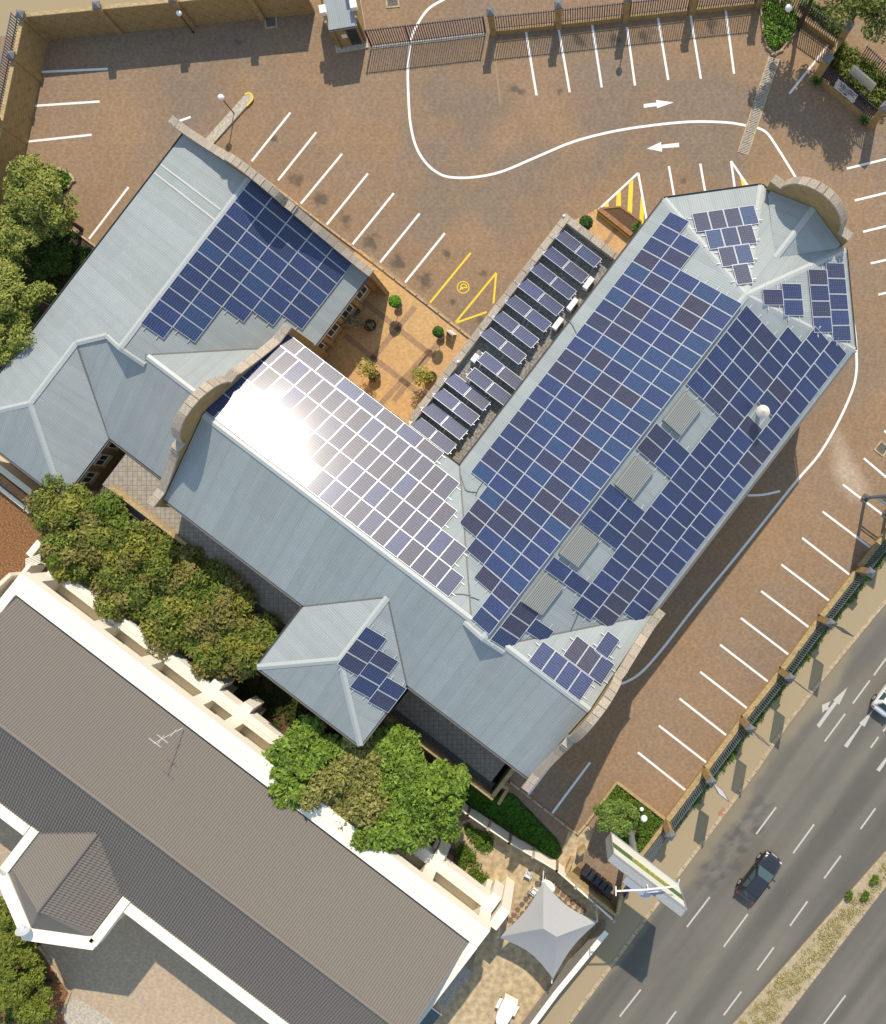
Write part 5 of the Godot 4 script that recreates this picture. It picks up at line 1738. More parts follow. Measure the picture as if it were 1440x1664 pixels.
	var dd := (d1 - d0).normalized(); var dw := dd.cross(up)
	for s in [-1, 1]:
		st = new_st()
		box(st, (d0 + d1) / 2 + dw * s * 0.38 + up * 0.012, (d1 - d0) / 2, up * 0.012, dw * 0.06)
		obj("edging", st, M.kerb_stone, dr)
	for k in 9:
		var g := Node3D.new()
		g.name = "grate"
		dr.add_child(g, true)
		var c0 := d0.lerp(d1, (k + 0.01) / 9.0); var c1 := d0.lerp(d1, (k + 0.99) / 9.0)
		st = new_st()
		box(st, (c0 + c1) / 2 + up * 0.008, (c1 - c0) / 2, up * 0.004, dw * 0.31)
		obj("bed", st, M.dark_concrete, g)
		for j in 7:
			st = new_st()
			var c := c0.lerp(c1, (j + 0.5) / 7.0)
			box(st, c + up * 0.018, dd * 0.035, up * 0.01, dw * 0.31)
			obj("slat", st, M.concrete, g)
	# manholes
	for v in [[440.5, 36, 0.42, "square manhole in a concrete frame beside the north boundary wall"], [638, 2, 0.45, "square manhole in a concrete frame outside the sliding gate"], [1433, 729, 0.4, "square manhole in a pale concrete frame near the eastern bays"]]:
		var c := pt(v[0], v[1])
		var t := thing("manhole", v[3], "manhole", c)
		var turn := AX if v[0] > 1000 else Vector3(0.99, 0, -0.1).normalized()
		var tw := turn.cross(up)
		st = new_st()
		for s in [-1, 1]:
			box(st, c + turn * s * v[2] + up * 0.03, turn * 0.06, up * 0.03, tw * (v[2] + 0.06))
			box(st, c + tw * s * v[2] + up * 0.028, turn * (v[2] - 0.06), up * 0.028, tw * 0.06)
		obj("frame", st, M.kerb_stone, t)
		st = new_st()
		box(st, c + up * 0.012, turn * (v[2] - 0.06), up * 0.012, tw * (v[2] - 0.06))
		obj("cover", st, M.dark_concrete, t)
	# letters painted on the kerb
	var tm := TextMesh.new()
	tm.text = "RV"
	tm.font_size = 64
	tm.pixel_size = 0.0085
	tm.depth = 0.004
	var mark := inst("kerb_lettering", tm, M.red_paint, self, Transform3D(Basis(BX, -AX, Vector3.UP).orthonormalized(), pt(1173, 1318, 0) + up * 0.166))
	meta(mark, "faded red letters painted on the pale kerb edge", "lettering")

# ------------------------------------------------------------------ yard with shade sail
func build_yard() -> void:
	var up := Vector3.UP
	var sail := thing("shade_sail", "grey four cornered shade sail stretched over the sandy yard", "shade sail", pt(895, 1515))
	var T := pt(883, 1431.7, 2.7); var Rr := pt(971.7, 1498, 2.7); var B := pt(899, 1590.7, 2.7); var Lc := pt(810, 1523, 2.7)
	var p1 := pt(883, 1509, 4.3); var p2 := pt(905, 1522.5, 4.3)
	var edge := func(a: Vector3, b: Vector3, c: Vector3) -> Array:
		var out := []
		for i in 13:
			var t := i / 12.0
			var m := a.lerp(b, t)
			out.append(m + (c - m) * (0.17 * 4.0 * t * (1.0 - t)) * Vector3(1, 0.5, 1))
		return out
	var st := SurfaceTool.new(); st.begin(Mesh.PRIMITIVE_TRIANGLES)
	var cloth := func(e: Array, q0: Vector3, q1: Vector3) -> void:
		for i in 12:
			var a: Vector3 = q0.lerp(q1, i / 12.0); var b: Vector3 = q0.lerp(q1, (i + 1) / 12.0)
			for k in 4:
				var v0: Vector3 = e[i].lerp(a, k / 4.0); var v1: Vector3 = e[i + 1].lerp(b, k / 4.0); var v2: Vector3 = e[i + 1].lerp(b, (k + 1) / 4.0); var v3: Vector3 = e[i].lerp(a, (k + 1) / 4.0)
				var s := Vector3(0, -0.06 * sin(PI * k / 4.0), 0); var s2 := Vector3(0, -0.06 * sin(PI * (k + 1) / 4.0), 0)
				quad(st, v0 + s, v1 + s, v2 + s2, v3 + s2)
	st.set_smooth_group(1); cloth.call(edge.call(Lc, T, p1), p1, p1)
	st.set_smooth_group(2); cloth.call(edge.call(T, Rr, (p1 + p2) / 2), p1, p2)
	st.set_smooth_group(3); cloth.call(edge.call(Rr, B, p2), p2, p2)
	st.set_smooth_group(4); cloth.call(edge.call(B, Lc, (p1 + p2) / 2), p2, p1)
	obj("cloth", st, M.sail, sail)
	for q in [[pt(884, 1408), T], [pt(968.7, 1470), Rr], [pt(898, 1566), B], [pt(813.8, 1496), Lc]]:
		st = new_st()
		tube(st, [q[0], Vector3(q[0].x, 2.75, q[0].z)], [0.05, 0.05], 8)
		obj("pole", st, M.white_plastic, sail)
		st = new_st()
		tube(st, [Vector3(q[0].x, 2.7, q[0].z), q[1]], [0.015, 0.015], 5)
		obj("strap", st, M.steel, sail)
	# plastic chairs and table
	for v in [[859, 1418, 0.5, "white plastic chair standing apart on the sand near the shade sail"], [868.5, 1444, -0.9, "white plastic chair tucked under the shade sail's corner"]]:
		var c := pt(v[0], v[1])
		var t := thing("plastic_chair", v[3], "chair", c)
		var x := Vector3(cos(v[2]), 0, sin(v[2])); var z := Vector3(-sin(v[2]), 0, cos(v[2]))
		st = new_st()
		cbox(st, c + up * 0.42, x * 0.24, up * 0.02, z * 0.23, 0.015)
		obj("seat", st, M.white_plastic, t)
		for k in 4:
			st = new_st()
			var xx := -0.18 + k * 0.12
			bar(st, c + x * xx - z * 0.22 + up * 0.44, c + x * xx * 1.05 - z * 0.34 + up * 0.86, 0.07, 0.02, z)
			obj("back_slat", st, M.white_plastic, t)
		for s in [-1, 1]:
			for s2 in [-1, 1]:
				st = new_st()
				tube(st, [c + x * 0.21 * s + z * 0.19 * s2 + up * 0.41, c + x * 0.26 * s + z * 0.25 * s2], [0.025, 0.02], 6)
				obj("leg", st, M.white_plastic, t)
			st = new_st()
			tube(st, [c + x * 0.26 * s - z * 0.25 + up * 0.66, c + x * 0.27 * s + z * 0.2 + up * 0.63, c + x * 0.24 * s + z * 0.22 + up * 0.42], [0.025, 0.025, 0.02], 6)
			obj("armrest", st, M.white_plastic, t)
	var tc := pt(891, 1433)
	var tb := thing("garden_table", "oval white plastic garden table half under the shade sail", "table", tc)
	st = new_st()
	var top := []
	for i in 20: top.append(tc + AX * cos(TAU * i / 20) * 0.62 + BX * sin(TAU * i / 20) * 0.38 + up * 0.72)
	slab(st, top, 0.03)
	obj("tabletop", st, M.white_plastic, tb)
	for s in [[-1, -1], [1, -1], [1, 1], [-1, 1]]:
		st = new_st()
		tube(st, [tc + AX * s[0] * 0.38 + BX * s[1] * 0.2 + up * 0.7, tc + AX * s[0] * 0.45 + BX * s[1] * 0.25], [0.03, 0.025], 6)
		obj("leg", st, M.white_plastic, tb)
	# slate patio under the sail
	var pat := setting("patio")
	for i in 9:
		for j in 9:
			var c := pt(905, 1462) + AX * (-1.9 + i * 0.5) + BX * (0.6 - j * 0.5)
			if rng.randf() < 0.08: continue
			st = new_st()
			var poly := []
			for k in 6:
				var a := TAU * k / 6 + rng.randf_range(-0.2, 0.2)
				poly.append(c + Vector3(cos(a), 0, sin(a)) * rng.randf_range(0.2, 0.29) + up * 0.05)
			slab(st, poly, 0.03)
			obj("paving_stone", st, M.stone if rng.randf() < 0.5 else M.stone_b, pat)
	# small white trailer with rounded nose
	var tr := thing("trailer", "small white box trailer with rounded nose and mudguards parked on the sand", "trailer", pt(823, 1636))
	var c := pt(823, 1634)
	var fz := (pt(812, 1662) - pt(836, 1612)).normalized(); var fx := fz.cross(up)
	st = new_st()
	var prof := []
	for q in [[-0.55, -1.0], [0.55, -1.0], [0.55, 0.3], [0.48, 0.7], [0.3, 0.98], [0.0, 1.08], [-0.3, 0.98], [-0.48, 0.7], [-0.55, 0.3]]: prof.append(c + fx * q[0] + fz * q[1] + up * 0.95)
	slab(st, prof, 0.6)
	obj("box", st, M.white_plastic, tr)
	st = new_st()
	prof = []
	for q in [[-0.57, -1.03], [0.57, -1.03], [0.57, 0.3], [0.5, 0.72], [0.31, 1.0], [0.0, 1.1], [-0.31, 1.0], [-0.5, 0.72], [-0.57, 0.3]]: prof.append(c + fx * q[0] * 0.97 + fz * q[1] * 0.97 + up * 1.02)
	slab(st, prof, 0.06)
	obj("lid", st, M.white_plastic, tr)
	for s in [-1, 1]:
		st = new_st()
		cbox(st, c + fx * s * 0.70 - fz * 0.25 + up * 0.62, fx * 0.13, up * 0.05, fz * 0.4, 0.04)
		obj("mudguard", st, M.white_plastic, tr)
		st = new_st()
		tube(st, [c + fx * s * 0.6 - fz * 0.25 + up * 0.28, c + fx * s * 0.76 - fz * 0.25 + up * 0.28], [0.28, 0.28], 14)
		obj("wheel", st, M.tyre, tr)
	st = new_st()
	bar(st, c + fz * 1.0 + up * 0.4, c + fz * 1.7 + up * 0.4, 0.07, 0.07)
	obj("drawbar", st, M.black_metal, tr)
	# bins behind the enclosure wall
	for i in 5:
		var bc := pt(952 + i * 9.0, 1409 + i * 7.2)
		var bn := thing("wheelie_bin", "black wheelie bin, %s in its row counted from the grass strip" % NTH[i], "bin", bc, "row of black bins")
		st = new_st()
		cbox(st, bc + up * 0.5, AX * 0.2, up * 0.44, BX * 0.28, 0.03)
		obj("body", st, M.bin_black, bn)
		st = new_st()
		cbox(st, bc + up * 0.98, AX * 0.23, up * 0.035, BX * 0.32, 0.03)
		obj("lid", st, M.bin_black, bn)
	var en := thing("bin_enclosure", "yellow brick enclosure wall round the black bins", "wall")
	for l in [[[920, 1412], [952, 1436], 1.5], [[952, 1436], [1000, 1474], 1.5], [[920, 1412], [930, 1390], 0.9], [[1002, 1470], [1008, 1440], 1.7], [[940, 1380], [950, 1372], 1.2]]:
		wall_part(en, "wall", pt(l[0][0], l[0][1]), pt(l[1][0], l[1][1]), l[2], 0.26, M.yellow_brick_coping)
	var bg := thing("enclosure_gate", "blue sheet metal gate of the bin enclosure below the billboard", "gate")
	wall_part(bg, "leaf", pt(1012, 1446), pt(1024, 1428), 1.5, 0.05, M.blue_sheet)
	wall_part(bg, "post", pt(1023.5, 1428.5), pt(1026, 1425), 1.7, 0.09, M.blue_sheet)
	# grey shed roof by the tiled building's end
	var sh := thing("lean_to_frame", "small dark glazed lean-to with white frame at the tiled building's end", "shed", ab(13.8, -36.0))
	st = new_st()
	slab(st, ab_poly([[12.6, -37.5], [14.4, -37.5], [14.4, -34.4], [12.6, -34.4]], 2.4), 0.08)
	obj("roof", st, M.car_glass, sh)
	for bb in [-37.5, -36.0, -34.4]:
		st = new_st()
		bar(st, ab(12.55, bb, 2.5), ab(14.5, bb, 2.5), 0.07, 0.07)
		obj("rafter", st, M.white_plastic, sh)
	for bb in [-37.4, -34.5]:
		st = new_st()
		bar(st, ab(14.4, bb, 0), ab(14.4, bb, 2.4), 0.07, 0.07)
		obj("post", st, M.white_plastic, sh)
	# loose rocks by the front
	var rp := thing("rock_pile", "pile of dark rough rocks beside the tiled building's front", "rocks", pt(726, 1402))
	for i in 16:
		var rc := pt(724 + rng.randf_range(-16, 20), 1400 + rng.randf_range(-18, 22))
		st = new_st()
		var rr := rng.randf_range(0.12, 0.26)
		var pr := []
		for k in 5: pr.append([maxf(0.0, rr * sin(PI * k / 4.0) * rng.randf_range(0.8, 1.2)), rr * (1.0 - cos(PI * k / 4.0)) * 0.5])
		pr[0][0] = 0.0; pr[4][0] = 0.0
		lathe(st, rc, pr, 7)
		obj("rock", st, M.rock, rp)

# ------------------------------------------------------------------ courtyard
func build_courtyard() -> void:
	var up := Vector3.UP
	kerb_run("courtyard_kerb", [[400, 268], [520, 361], [624, 440], [766, 551]], 0.14, M.kerb_stone, 0.16)
	kerb_run("south_kerb", [[828, 1270], [937, 1355]], 0.12, M.kerb_stone, 0.16)
	kerb_run("planter_kerb", [[937, 1355], [952, 1338], [1002, 1270], [1083, 1332]], 0.28, M.yellow_brick_coping, 0.2)
	kerb_run("wedge_kerb", [[1236, 6], [1240, 55], [1248, 80], [1258, 88], [1268, 84], [1304, 38]], 0.18, M.kerb_stone, 0.16)
	kerb_run("bed_kerb", [[96, 275], [114, 282], [120, 292], [112, 305]], 0.2, M.kerb_stone, 0.2)
	kerb_run("bed_kerb", [[97, 357], [158, 403]], 0.15, M.kerb_stone, 0.14)
	kerb_run("bed_kerb", [[60, 1530], [115, 1612], [102, 1645]], 0.15, M.kerb_stone, 0.2)
	# clipped balls on stems in pots
	for v in [[649, 499, 1.25, 0.42, "bright green clipped ball tree in a terracotta pot in the courtyard", [0.10, 0.22, 0.02]], [717.5, 547, 1.2, 0.38, "dark green clipped ball tree in a pot beside the folding sign", [0.05, 0.11, 0.02]], [952, 373, 1.15, 0.46, "dark green clipped ball tree in a pot at the flat roof's north corner", [0.05, 0.10, 0.025]]]:
		var c := pt(v[0], v[1])
		var t := thing("ball_tree", v[4], "potted tree", c, "")
		pot(t, c, 0.30, 0.42)
		var st := new_st()
		tube(st, [c + up * 0.35, c + up * (0.4 + v[2])], [0.03, 0.025], 6)
		obj("stem", st, M.bark, t)
		var col := Vector3(v[5][0], v[5][1], v[5][2])
		leaf_mesh(t, "foliage", [[c + up * (0.42 + v[2]), Vector3.ONE * v[3]]], 2600, 0.075, [col, col * 1.5, col * 0.6], 0.55)
	# loose shrubs in big pots
	for v in [[604, 531, 568, 522, "grey leafless shrub leaning over the wooden bench in a large pot", [0.24, 0.22, 0.13], 420], [611, 613, 594, 598, "thin yellow green shrub in a large pot below the courtyard's west side", [0.30, 0.28, 0.05], 380], [702, 615, 684, 610, "yellow green shrub in a large pot against the flat roof's wall", [0.30, 0.28, 0.05], 650]]:
		var c := pt(v[0], v[1])
		var t := thing("potted_shrub", v[4], "potted shrub", c, "")
		pot(t, c, 0.46, 0.5)
		var h := pt(v[2], v[3], 1.7)
		var st := new_st()
		for k in 7:
			var e := h + Vector3(rng.randf_range(-0.6, 0.6), rng.randf_range(-0.5, 0.4), rng.randf_range(-0.6, 0.6))
			tube(st, [c + up * 0.45, c.lerp(e, 0.5) + up * 0.3, e], [0.025, 0.018, 0.008], 5)
		obj("branches", st, M.wood, t)
		var col := Vector3(v[5][0], v[5][1], v[5][2])
		leaf_mesh(t, "foliage", [[h, Vector3(0.75, 0.5, 0.75)], [c.lerp(h, 0.55) + up * 0.3, Vector3(0.5, 0.4, 0.5)], [c + up * 0.6, Vector3(0.35, 0.2, 0.35)]], v[6], 0.09, [col, col * 1.3, col * 0.6], 1.0)
	# wooden bench by the wall
	var bc := pt(570, 516)
	var be := thing("wooden_bench", "weathered wooden bench standing against the low block's courtyard wall", "bench", bc)
	for k in 5:
		var st := new_st()
		cbox(st, bc + AX * (-0.36 + k * 0.18) + up * 0.45, AX * 0.08, up * 0.025, BX * 0.85, 0.01)
		obj("seat_board", st, M.wood, be)
	for s in [-1, 1]:
		for s2 in [-1, 1]:
			var st := new_st()
			cbox(st, bc + AX * s * 0.34 + BX * s2 * 0.7 + up * 0.21, AX * 0.05, up * 0.21, BX * 0.05, 0.01)
			obj("leg", st, M.wood, be)
	# folding sign
	var fc := pt(734, 545)
	var fs := thing("folding_sign", "white folding pavement sign with a dark pink poster in the courtyard", "sign", fc)
	for s in [-1, 1]:
		var st := new_st()
		var lo: Vector3 = fc + BX * s * 0.28; var hi: Vector3 = fc + BX * s * 0.03 + up * 0.95
		box(st, (lo + hi) / 2, AX * 0.3, (hi - lo) / 2, BX * 0.012)
		obj("board", st, M.white_plastic, fs)
		st = new_st()
		var o: Vector3 = BX * s * 0.02
		quad(st, lo.lerp(hi, 0.2) - AX * 0.24 + o, lo.lerp(hi, 0.2) + AX * 0.24 + o, lo.lerp(hi, 0.85) + AX * 0.24 + o, lo.lerp(hi, 0.85) - AX * 0.24 + o)
		obj("poster", st, M.poster if s < 0 else M.sign_white, fs)
	# brick planter at the entrance
	var pl := thing("brick_planter", "triangular brick planter with a yellow band at the north entrance", "planter")
	for l in [[[973, 343], [1026, 385], 0.55, 0.35], [[975, 341], [1008, 338], 0.3, 0.15], [[1008, 338], [1042, 362], 0.3, 0.15]]:
		wall_part(pl, "wall", pt(l[0][0], l[0][1]), pt(l[1][0], l[1][1]), l[2], l[3], M.orange_brick)
	wall_part(pl, "yellow_band", pt(972, 348.5), pt(1022, 388), 0.14, 0.06, M.yellow_paint, 0.2)
	var st := new_st()
	slab(st, px_poly([[978, 342], [1007, 339.5], [1038, 362], [1026, 380]], 0.25), 0.2)
	obj("soil", st, M.soil, pl)
	# spiky plants in pots
	for v in [[1035, 374, "spiky green plant in a pot beside the brick planter"], [1325, 137, "spiky green plant in a terracotta pot below the capped pillar"], [1402, 200, "spiky green plant in a terracotta pot at the banner fence's end"]]:
		var c := pt(v[0], v[1])
		var t := thing("spiky_plant", v[2], "potted plant", c)
		pot(t, c, 0.3, 0.4)
		blade_mesh(t, "leaves", c + up * 0.4, 90, 0.62, [Vector3(0.10, 0.20, 0.035), Vector3(0.16, 0.25, 0.06), Vector3(0.05, 0.10, 0.02)])

func pot(t: Node3D, c: Vector3, r: float, h: float) -> void:
	var st := new_st()
	lathe(st, c, [[r * 0.6, 0.0], [r * 0.9, h * 0.55], [r, h * 0.9], [r * 1.06, h], [r * 0.92, h], [r * 0.88, h * 0.85]], 18)
	obj("pot", st, M.terracotta, t)
	st = new_st()
	lathe(st, c, [[0.0, h * 0.86], [r * 0.9, h * 0.86]], 14)
	obj("soil", st, M.dark_soil, t)

# ------------------------------------------------------------------ foliage
# lobes: [centre, half axes]. Leaves are small folded diamonds spread through each lobe, denser near its skin.
func leaf_mesh(parent: Node3D, called: String, lobes: Array, count: int, size: float, cols: Array, fill := 0.8, stuff := false) -> MeshInstance3D:
	var vs := PackedVector3Array(); var ns := PackedVector3Array(); var cs := PackedColorArray(); var ix := PackedInt32Array()
	var vol := 0.0
	var w := []
	for l in lobes:
		vol += l[1].x * l[1].z
		w.append(vol)
	for i in count:
		var pick := rng.randf() * vol
		var li := 0
		while w[li] < pick and li < w.size() - 1: li += 1
		var l: Array = lobes[li]
		var d := Vector3(rng.randfn(), rng.randfn(), rng.randfn()).normalized()
		if d.y < -0.35: d.y = -d.y
		var rad := 1.0 - fill * pow(rng.randf(), 2.0)
		rad *= 1.0 + rng.randf_range(-0.08, 0.14)
		var p: Vector3 = l[0] + d * l[1] * rad
		var n := (d * 0.55 + Vector3(rng.randfn(), rng.randfn(), rng.randfn()) * 0.42 + Vector3(0, 0.5, 0)).normalized()
		var t := n.cross(Vector3(rng.randfn(), rng.randfn(), rng.randfn())).normalized()
		var b := n.cross(t)
		var s := size * rng.randf_range(0.55, 1.5)
		var c: Vector3 = cols[0].lerp(cols[1], rng.randf()) if rng.randf() < 0.7 else cols[0].lerp(cols[2], rng.randf())
		if l.size() > 2: c = c.lerp(l[2], 0.65)
		c *= rng.randf_range(0.8, 1.2)
		var k := vs.size()
		vs.append_array(PackedVector3Array([p - t * s, p + b * s * 0.42 - n * s * 0.1, p + t * s, p - b * s * 0.42 - n * s * 0.1]))
		for j in 4:
			ns.append(n); cs.append(Color(c.x, c.y, c.z))
		ix.append_array(PackedInt32Array([k, k + 1, k + 2, k, k + 2, k + 3]))
	var arr := []
	arr.resize(Mesh.ARRAY_MAX)
	arr[Mesh.ARRAY_VERTEX] = vs; arr[Mesh.ARRAY_NORMAL] = ns; arr[Mesh.ARRAY_COLOR] = cs; arr[Mesh.ARRAY_INDEX] = ix
	var mesh := ArrayMesh.new()
	mesh.add_surface_from_arrays(Mesh.PRIMITIVE_TRIANGLES, arr)
	var o := inst(called, mesh, M.leaf, parent)
	if stuff: o.set_meta("kind", "stuff")
	return o

func blade_mesh(parent: Node3D, called: String, c: Vector3, count: int, length: float, cols: Array) -> void:
	var st := new_st()
	for i in count:
		var a := rng.randf() * TAU
		var e := rng.randf_range(0.15, 1.2)
		var d := Vector3(cos(a) * cos(e), sin(e), sin(a) * cos(e))
		var s := d.cross(Vector3.UP).normalized() * 0.03
		var l := length * rng.randf_range(0.7, 1.1)
		var col: Vector3 = cols[0].lerp(cols[1 + i % 2], rng.randf())
		st.set_color(Color(col.x, col.y, col.z))
		var m := c + d * l * 0.6
		var tip := c + d * l + Vector3(0, -0.12 * l, 0)
		tri(st, c - s, c + s, m + s); tri(st, c - s, m + s, m - s); tri(st, m - s, m + s, tip)
	obj(called, st, M.leaf, parent)

func tree(called: String, label: String, group: String, base: Vector3, crown: Vector3, r: Vector3, nl: int, count: int, size: float, cols: Array, patches: Array = [], fill := 0.75) -> void:
	var t := thing(called, label, "tree", base, group)
	var lobes := []
	var ph := rng.randf() * TAU
	for i in nl:
		var d := Vector3(rng.randfn(), rng.randfn() * 0.8, rng.randfn())
		d = d.normalized() * pow(rng.randf(), 0.45)
		if d.y < -0.3: d.y *= -0.6
		var k := rng.randf_range(0.15, 0.36)
		var ang := atan2(d.z, d.x)
		d *= 0.92 + 0.16 * sin(ang * 3.0 + ph) + 0.12 * sin(ang * 5.0 + ph * 2.3)
		var q := [crown + d * r * 0.84, Vector3(r.x, r.y * 0.8, r.z) * k]
		if patches and rng.randf() < 0.5: q.append(patches[rng.randi() % patches.size()])
		lobes.append(q)
	var st := new_st()
	var trunk_top := Vector3(base.x, maxf(crown.y - r.y * 0.5, 0.8), base.z).lerp(crown, 0.25)
	var tr := 0.05 + 0.045 * r.x
	tube(st, [base, base.lerp(trunk_top, 0.5) + Vector3(0.05, 0, -0.04), trunk_top], [tr * 1.25, tr, tr * 0.8], 9)
	obj("trunk", st, M.bark, t)
	st = new_st()
	for i in range(0, nl, 2):
		var e: Vector3 = lobes[i][0]
		var m := trunk_top.lerp(e, 0.5) + Vector3(0, 0.15 * r.y, 0)
		tube(st, [trunk_top, m, e], [tr * 0.6, tr * 0.35, tr * 0.12], 6)
	obj("limbs", st, M.bark, t)
	leaf_mesh(t, "crown", lobes, count, size, cols, fill)

# low plants over a pixel polygon, one object nobody could count
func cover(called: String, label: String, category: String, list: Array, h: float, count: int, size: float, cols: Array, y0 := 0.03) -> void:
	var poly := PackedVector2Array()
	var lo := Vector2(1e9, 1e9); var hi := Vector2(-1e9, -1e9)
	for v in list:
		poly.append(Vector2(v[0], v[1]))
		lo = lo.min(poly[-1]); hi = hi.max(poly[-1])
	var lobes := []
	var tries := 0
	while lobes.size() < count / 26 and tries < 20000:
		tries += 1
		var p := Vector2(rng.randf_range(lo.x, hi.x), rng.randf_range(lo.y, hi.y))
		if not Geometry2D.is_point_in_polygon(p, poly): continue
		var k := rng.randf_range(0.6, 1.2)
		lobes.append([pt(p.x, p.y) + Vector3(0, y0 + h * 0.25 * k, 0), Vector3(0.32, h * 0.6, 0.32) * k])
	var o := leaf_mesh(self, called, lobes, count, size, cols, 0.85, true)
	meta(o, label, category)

func build_plants() -> void:
	var G := [Vector3(0.125, 0.155, 0.026), Vector3(0.21, 0.22, 0.04), Vector3(0.05, 0.085, 0.015)]
	var rust := [Vector3(0.24, 0.19, 0.06), Vector3(0.19, 0.15, 0.055), Vector3(0.11, 0.18, 0.022), Vector3(0.27, 0.25, 0.045)]
	var row := "dense trees in the row between the tiled building and the office"
	var i := 0
	for v in [[105, 835, 2.8], [125, 905, 2.3], [172, 872, 3.0], [210, 955, 2.7], [235, 905, 3.0], [285, 1010, 2.8], [300, 940, 2.9], [350, 1050, 2.7], [365, 985, 2.8], [408, 1040, 2.4]]:
		var c := pt(v[0], v[1], 4.6)
		tree("leafy_tree", "dense rust tinged tree, %s in its row counted from the orange soil plot" % NTH[i], row, Vector3(c.x, 0, c.z), c, Vector3(v[2], 1.9, v[2]), 64, 12500, 0.145, G, rust)
		i += 1
	var Bc := [Vector3(0.135, 0.215, 0.028), Vector3(0.21, 0.29, 0.045), Vector3(0.06, 0.11, 0.015)]
	var O := [Vector3(0.20, 0.20, 0.05), Vector3(0.30, 0.27, 0.085), Vector3(0.10, 0.11, 0.025)]
	for v in [[488, 1225, 2.6, 0, "bright green feathery tree beside the pavilion's south corner"], [480, 1275, 2.0, 0, "bright green feathery tree leaning over the white parapet"], [565, 1280, 3.2, 1, "olive brown tree between two bright green trees"], [640, 1235, 2.7, 0, "bright green tree close to the tiled terrace"], [690, 1300, 3.4, 0, "largest bright green feathery tree at the yard's north end"], [635, 1345, 2.4, 0, "bright green tree overhanging the white balcony front"], [725, 1275, 1.9, 0, "small bright green tree beside the terrace corner"], [525, 1240, 2.2, 0, "bright green tree between the olive tree and the pavilion"], [590, 1225, 1.9, 1, "small olive tree under the pavilion's lower corner"]]:
		var c := pt(v[0], v[1], 6.6)
		tree("feathery_tree" if v[3] == 0 else "olive_tree", v[4], "", Vector3(c.x, 0, c.z), c, Vector3(v[2], 2.0, v[2]), 56, int(3600 * v[2]) + 2200, 0.17, Bc if v[3] == 0 else O)
	var Lg := [Vector3(0.20, 0.23, 0.045), Vector3(0.31, 0.31, 0.07), Vector3(0.09, 0.12, 0.025)]
	for v in [[58, 318, 2.8, 4.5, 7000, "light green tree over the garden bed at the west wall"], [30, 372, 2.5, 3.6, 5500, "green tree below the light green tree in the garden bed"], [95, 350, 2.0, 3.0, 1500, "sparse twiggy tree at the garden bed's edge"], [30, 478, 2.5, 4.5, 6500, "yellow green tree against the low block's west eaves"], [-5, 545, 2.4, 5.0, 5500, "olive green tree overhanging the low block's west eaves"], [70, 420, 2.2, 1.6, 5000, "dark spreading shrub tree in the shaded garden bed"], [-20, 420, 2.4, 3.5, 4500, "green tree at the back of the garden bed"]]:
		var c := pt(v[0], v[1], v[3])
		var dark: bool = v[3] < 2.0
		tree("garden_tree", v[5], "", Vector3(c.x, 0, c.z), c, Vector3(v[2], v[3] * 0.42, v[2]), 26, v[4], 0.13, Lg if not dark else [Vector3(0.05, 0.09, 0.015), Vector3(0.09, 0.13, 0.02), Vector3(0.03, 0.05, 0.01)])
	for v in [[20, 1500, 2.5, 3.4, "green tree below the tiled bay's parapet"], [30, 1560, 1.9, 3.0, "yellow green tree beside the shaded paving"], [48, 1625, 2.4, 2.6, "feathery conifer like shrub at the bed's south end"], [5, 1620, 1.5, 2.2, "pale ferny shrub behind the conifer like shrub"]]:
		var c := pt(v[0], v[1], v[3])
		tree("bed_tree", v[4], "", Vector3(c.x, 0, c.z), c, Vector3(v[2], 1.4, v[2]), 24, 5500, 0.13, [Vector3(0.13, 0.16, 0.025), Vector3(0.19, 0.21, 0.03), Vector3(0.06, 0.085, 0.015)])
	for v in [[1405, -8, 3.6, 6.0, 9000, "large street tree overhanging the north east corner"], [1330, -25, 2.4, 5.5, 4000, "street tree beyond the corner palisade fence"]]:
		var c := pt(v[0], v[1], v[3])
		tree("street_tree", v[5], "", Vector3(c.x, 0, c.z), c, Vector3(v[2], 2.2, v[2]), 30, v[4], 0.14, [Vector3(0.14, 0.16, 0.04), Vector3(0.22, 0.24, 0.05), Vector3(0.08, 0.10, 0.025)])
	var pc := pt(1000, 1333, 2.6)
	tree("planter_tree", "small green tree in the planter behind the billboard", "", pt(1004, 1320), pc, Vector3(1.8, 1.3, 1.8), 24, 6500, 0.11, [Vector3(0.12, 0.19, 0.035), Vector3(0.19, 0.26, 0.06), Vector3(0.06, 0.10, 0.02)])
	# hedges and ground cover
	var H := [Vector3(0.07, 0.13, 0.015), Vector3(0.13, 0.19, 0.025), Vector3(0.03, 0.06, 0.01)]
	cover("roadside_hedge", "strip of green ground cover outside the roadside fence", "ground cover", [[1460, 850], [1395, 932], [1270, 1096], [1150, 1256], [1086, 1342], [1092, 1348], [1160, 1264], [1282, 1102], [1408, 938], [1470, 860]], 0.5, 9000, 0.11, H, 0.1)
	cover("planter_cover", "green ground cover filling the planter beside the billboard", "ground cover", [[1003, 1277], [1078, 1333], [1062, 1358], [1030, 1395], [1005, 1370], [985, 1300]], 0.35, 6000, 0.10, H)
	cover("strappy_plants", "bright strappy plants filling the wedge shaped planter", "ground cover", [[1240, 8], [1246, 70], [1258, 82], [1268, 78], [1298, 36], [1280, 4]], 0.6, 5000, 0.13, [Vector3(0.09, 0.17, 0.02), Vector3(0.17, 0.26, 0.04), Vector3(0.04, 0.08, 0.01)])
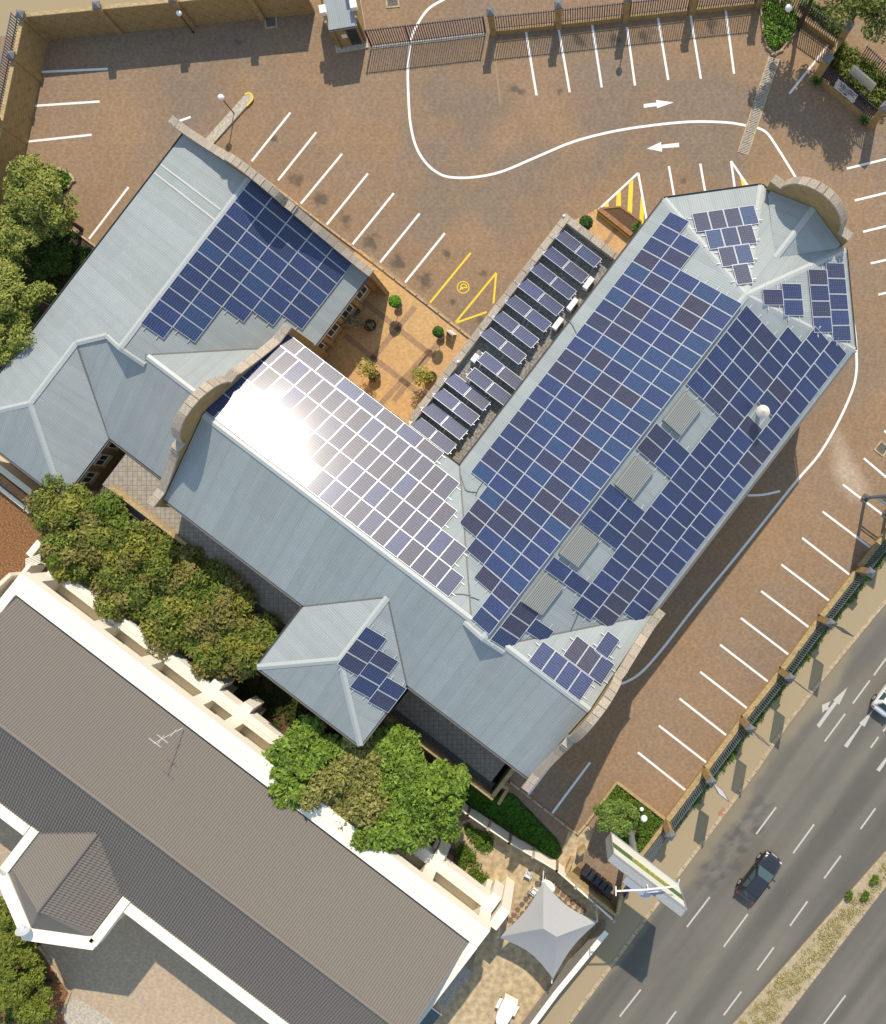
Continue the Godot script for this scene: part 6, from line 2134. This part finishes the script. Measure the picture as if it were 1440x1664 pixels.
	cover("street_hedge", "mixed hedge behind the banner fence", "hedge", [[1362, 72], [1385, 85], [1420, 110], [1460, 150], [1460, 200], [1425, 180], [1375, 140], [1350, 112]], 0.9, 6500, 0.12, [Vector3(0.08, 0.12, 0.02), Vector3(0.15, 0.19, 0.03), Vector3(0.24, 0.15, 0.05)])
	cover("street_ground_cover", "low ground cover along the diagonal corner fence", "ground cover", [[1300, 8], [1360, 60], [1372, 50], [1315, 0]], 0.4, 2000, 0.11, H)
	cover("garden_cover", "dark green ground cover in the garden bed by the low block", "ground cover", [[60, 375], [100, 362], [152, 402], [130, 440], [70, 510], [0, 600], [-40, 560], [-40, 400]], 0.4, 9000, 0.12, [Vector3(0.04, 0.09, 0.012), Vector3(0.07, 0.13, 0.02), Vector3(0.02, 0.045, 0.008)])
	cover("bed_cover", "leafy green plants at the garden bed's rounded kerb", "ground cover", [[80, 282], [112, 282], [118, 292], [108, 305], [70, 320]], 0.4, 1400, 0.12, H)
	cover("grass_strip", "strip of long grass between terrace and precast wall", "grass", [[745, 1268], [836, 1300], [900, 1362], [912, 1384], [900, 1392], [768, 1306]], 0.18, 9000, 0.09, [Vector3(0.05, 0.14, 0.012), Vector3(0.08, 0.19, 0.02), Vector3(0.03, 0.08, 0.01)])
	cover("path_cover", "clumps of green ground cover beside the sandy yard path", "ground cover", [[760, 1340], [800, 1362], [798, 1380], [780, 1382], [762, 1350]], 0.35, 1500, 0.10, H)
	cover("front_cover", "green shrubs beside the white buttress", "ground cover", [[735, 1375], [765, 1375], [790, 1425], [780, 1440], [740, 1400]], 0.4, 1500, 0.10, H)
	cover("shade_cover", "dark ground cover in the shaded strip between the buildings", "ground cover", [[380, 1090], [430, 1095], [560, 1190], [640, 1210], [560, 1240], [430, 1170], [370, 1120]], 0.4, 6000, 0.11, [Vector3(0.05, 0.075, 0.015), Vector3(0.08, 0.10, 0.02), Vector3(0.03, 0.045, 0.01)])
	cover("bed_leaves", "broad green leaves in the orange soil bed below the bay", "ground cover", [[0, 1470], [40, 1500], [68, 1560], [78, 1610], [40, 1660], [0, 1660]], 0.5, 3500, 0.15, [Vector3(0.06, 0.10, 0.015), Vector3(0.10, 0.16, 0.03), Vector3(0.03, 0.06, 0.01)])
	cover("median_grass", "dry yellow grass growing on the median", "grass", [[1560, 1255], [1441, 1392], [1195, 1668], [1170, 1700], [1220, 1700], [1262, 1655], [1438, 1428], [1560, 1296]], 0.08, 12000, 0.07, [Vector3(0.38, 0.30, 0.10), Vector3(0.44, 0.40, 0.26), Vector3(0.22, 0.20, 0.07)], 0.13)
	for v in [[1377, 1456, "small green shrub on the dry median nearest the painted dashes"], [1403, 1456, "green shrub on the median beside the kerb gap"], [1418, 1430, "green tuft on the median's narrow end"]]:
		var c := pt(v[0], v[1])
		var t := thing("median_shrub", v[2], "shrub", c)
		leaf_mesh(t, "foliage", [[c + Vector3(0, 0.3, 0), Vector3(0.28, 0.2, 0.25)], [c + Vector3(0.15, 0.2, -0.25), Vector3(0.22, 0.18, 0.22)]], 420, 0.09, H, 0.9)
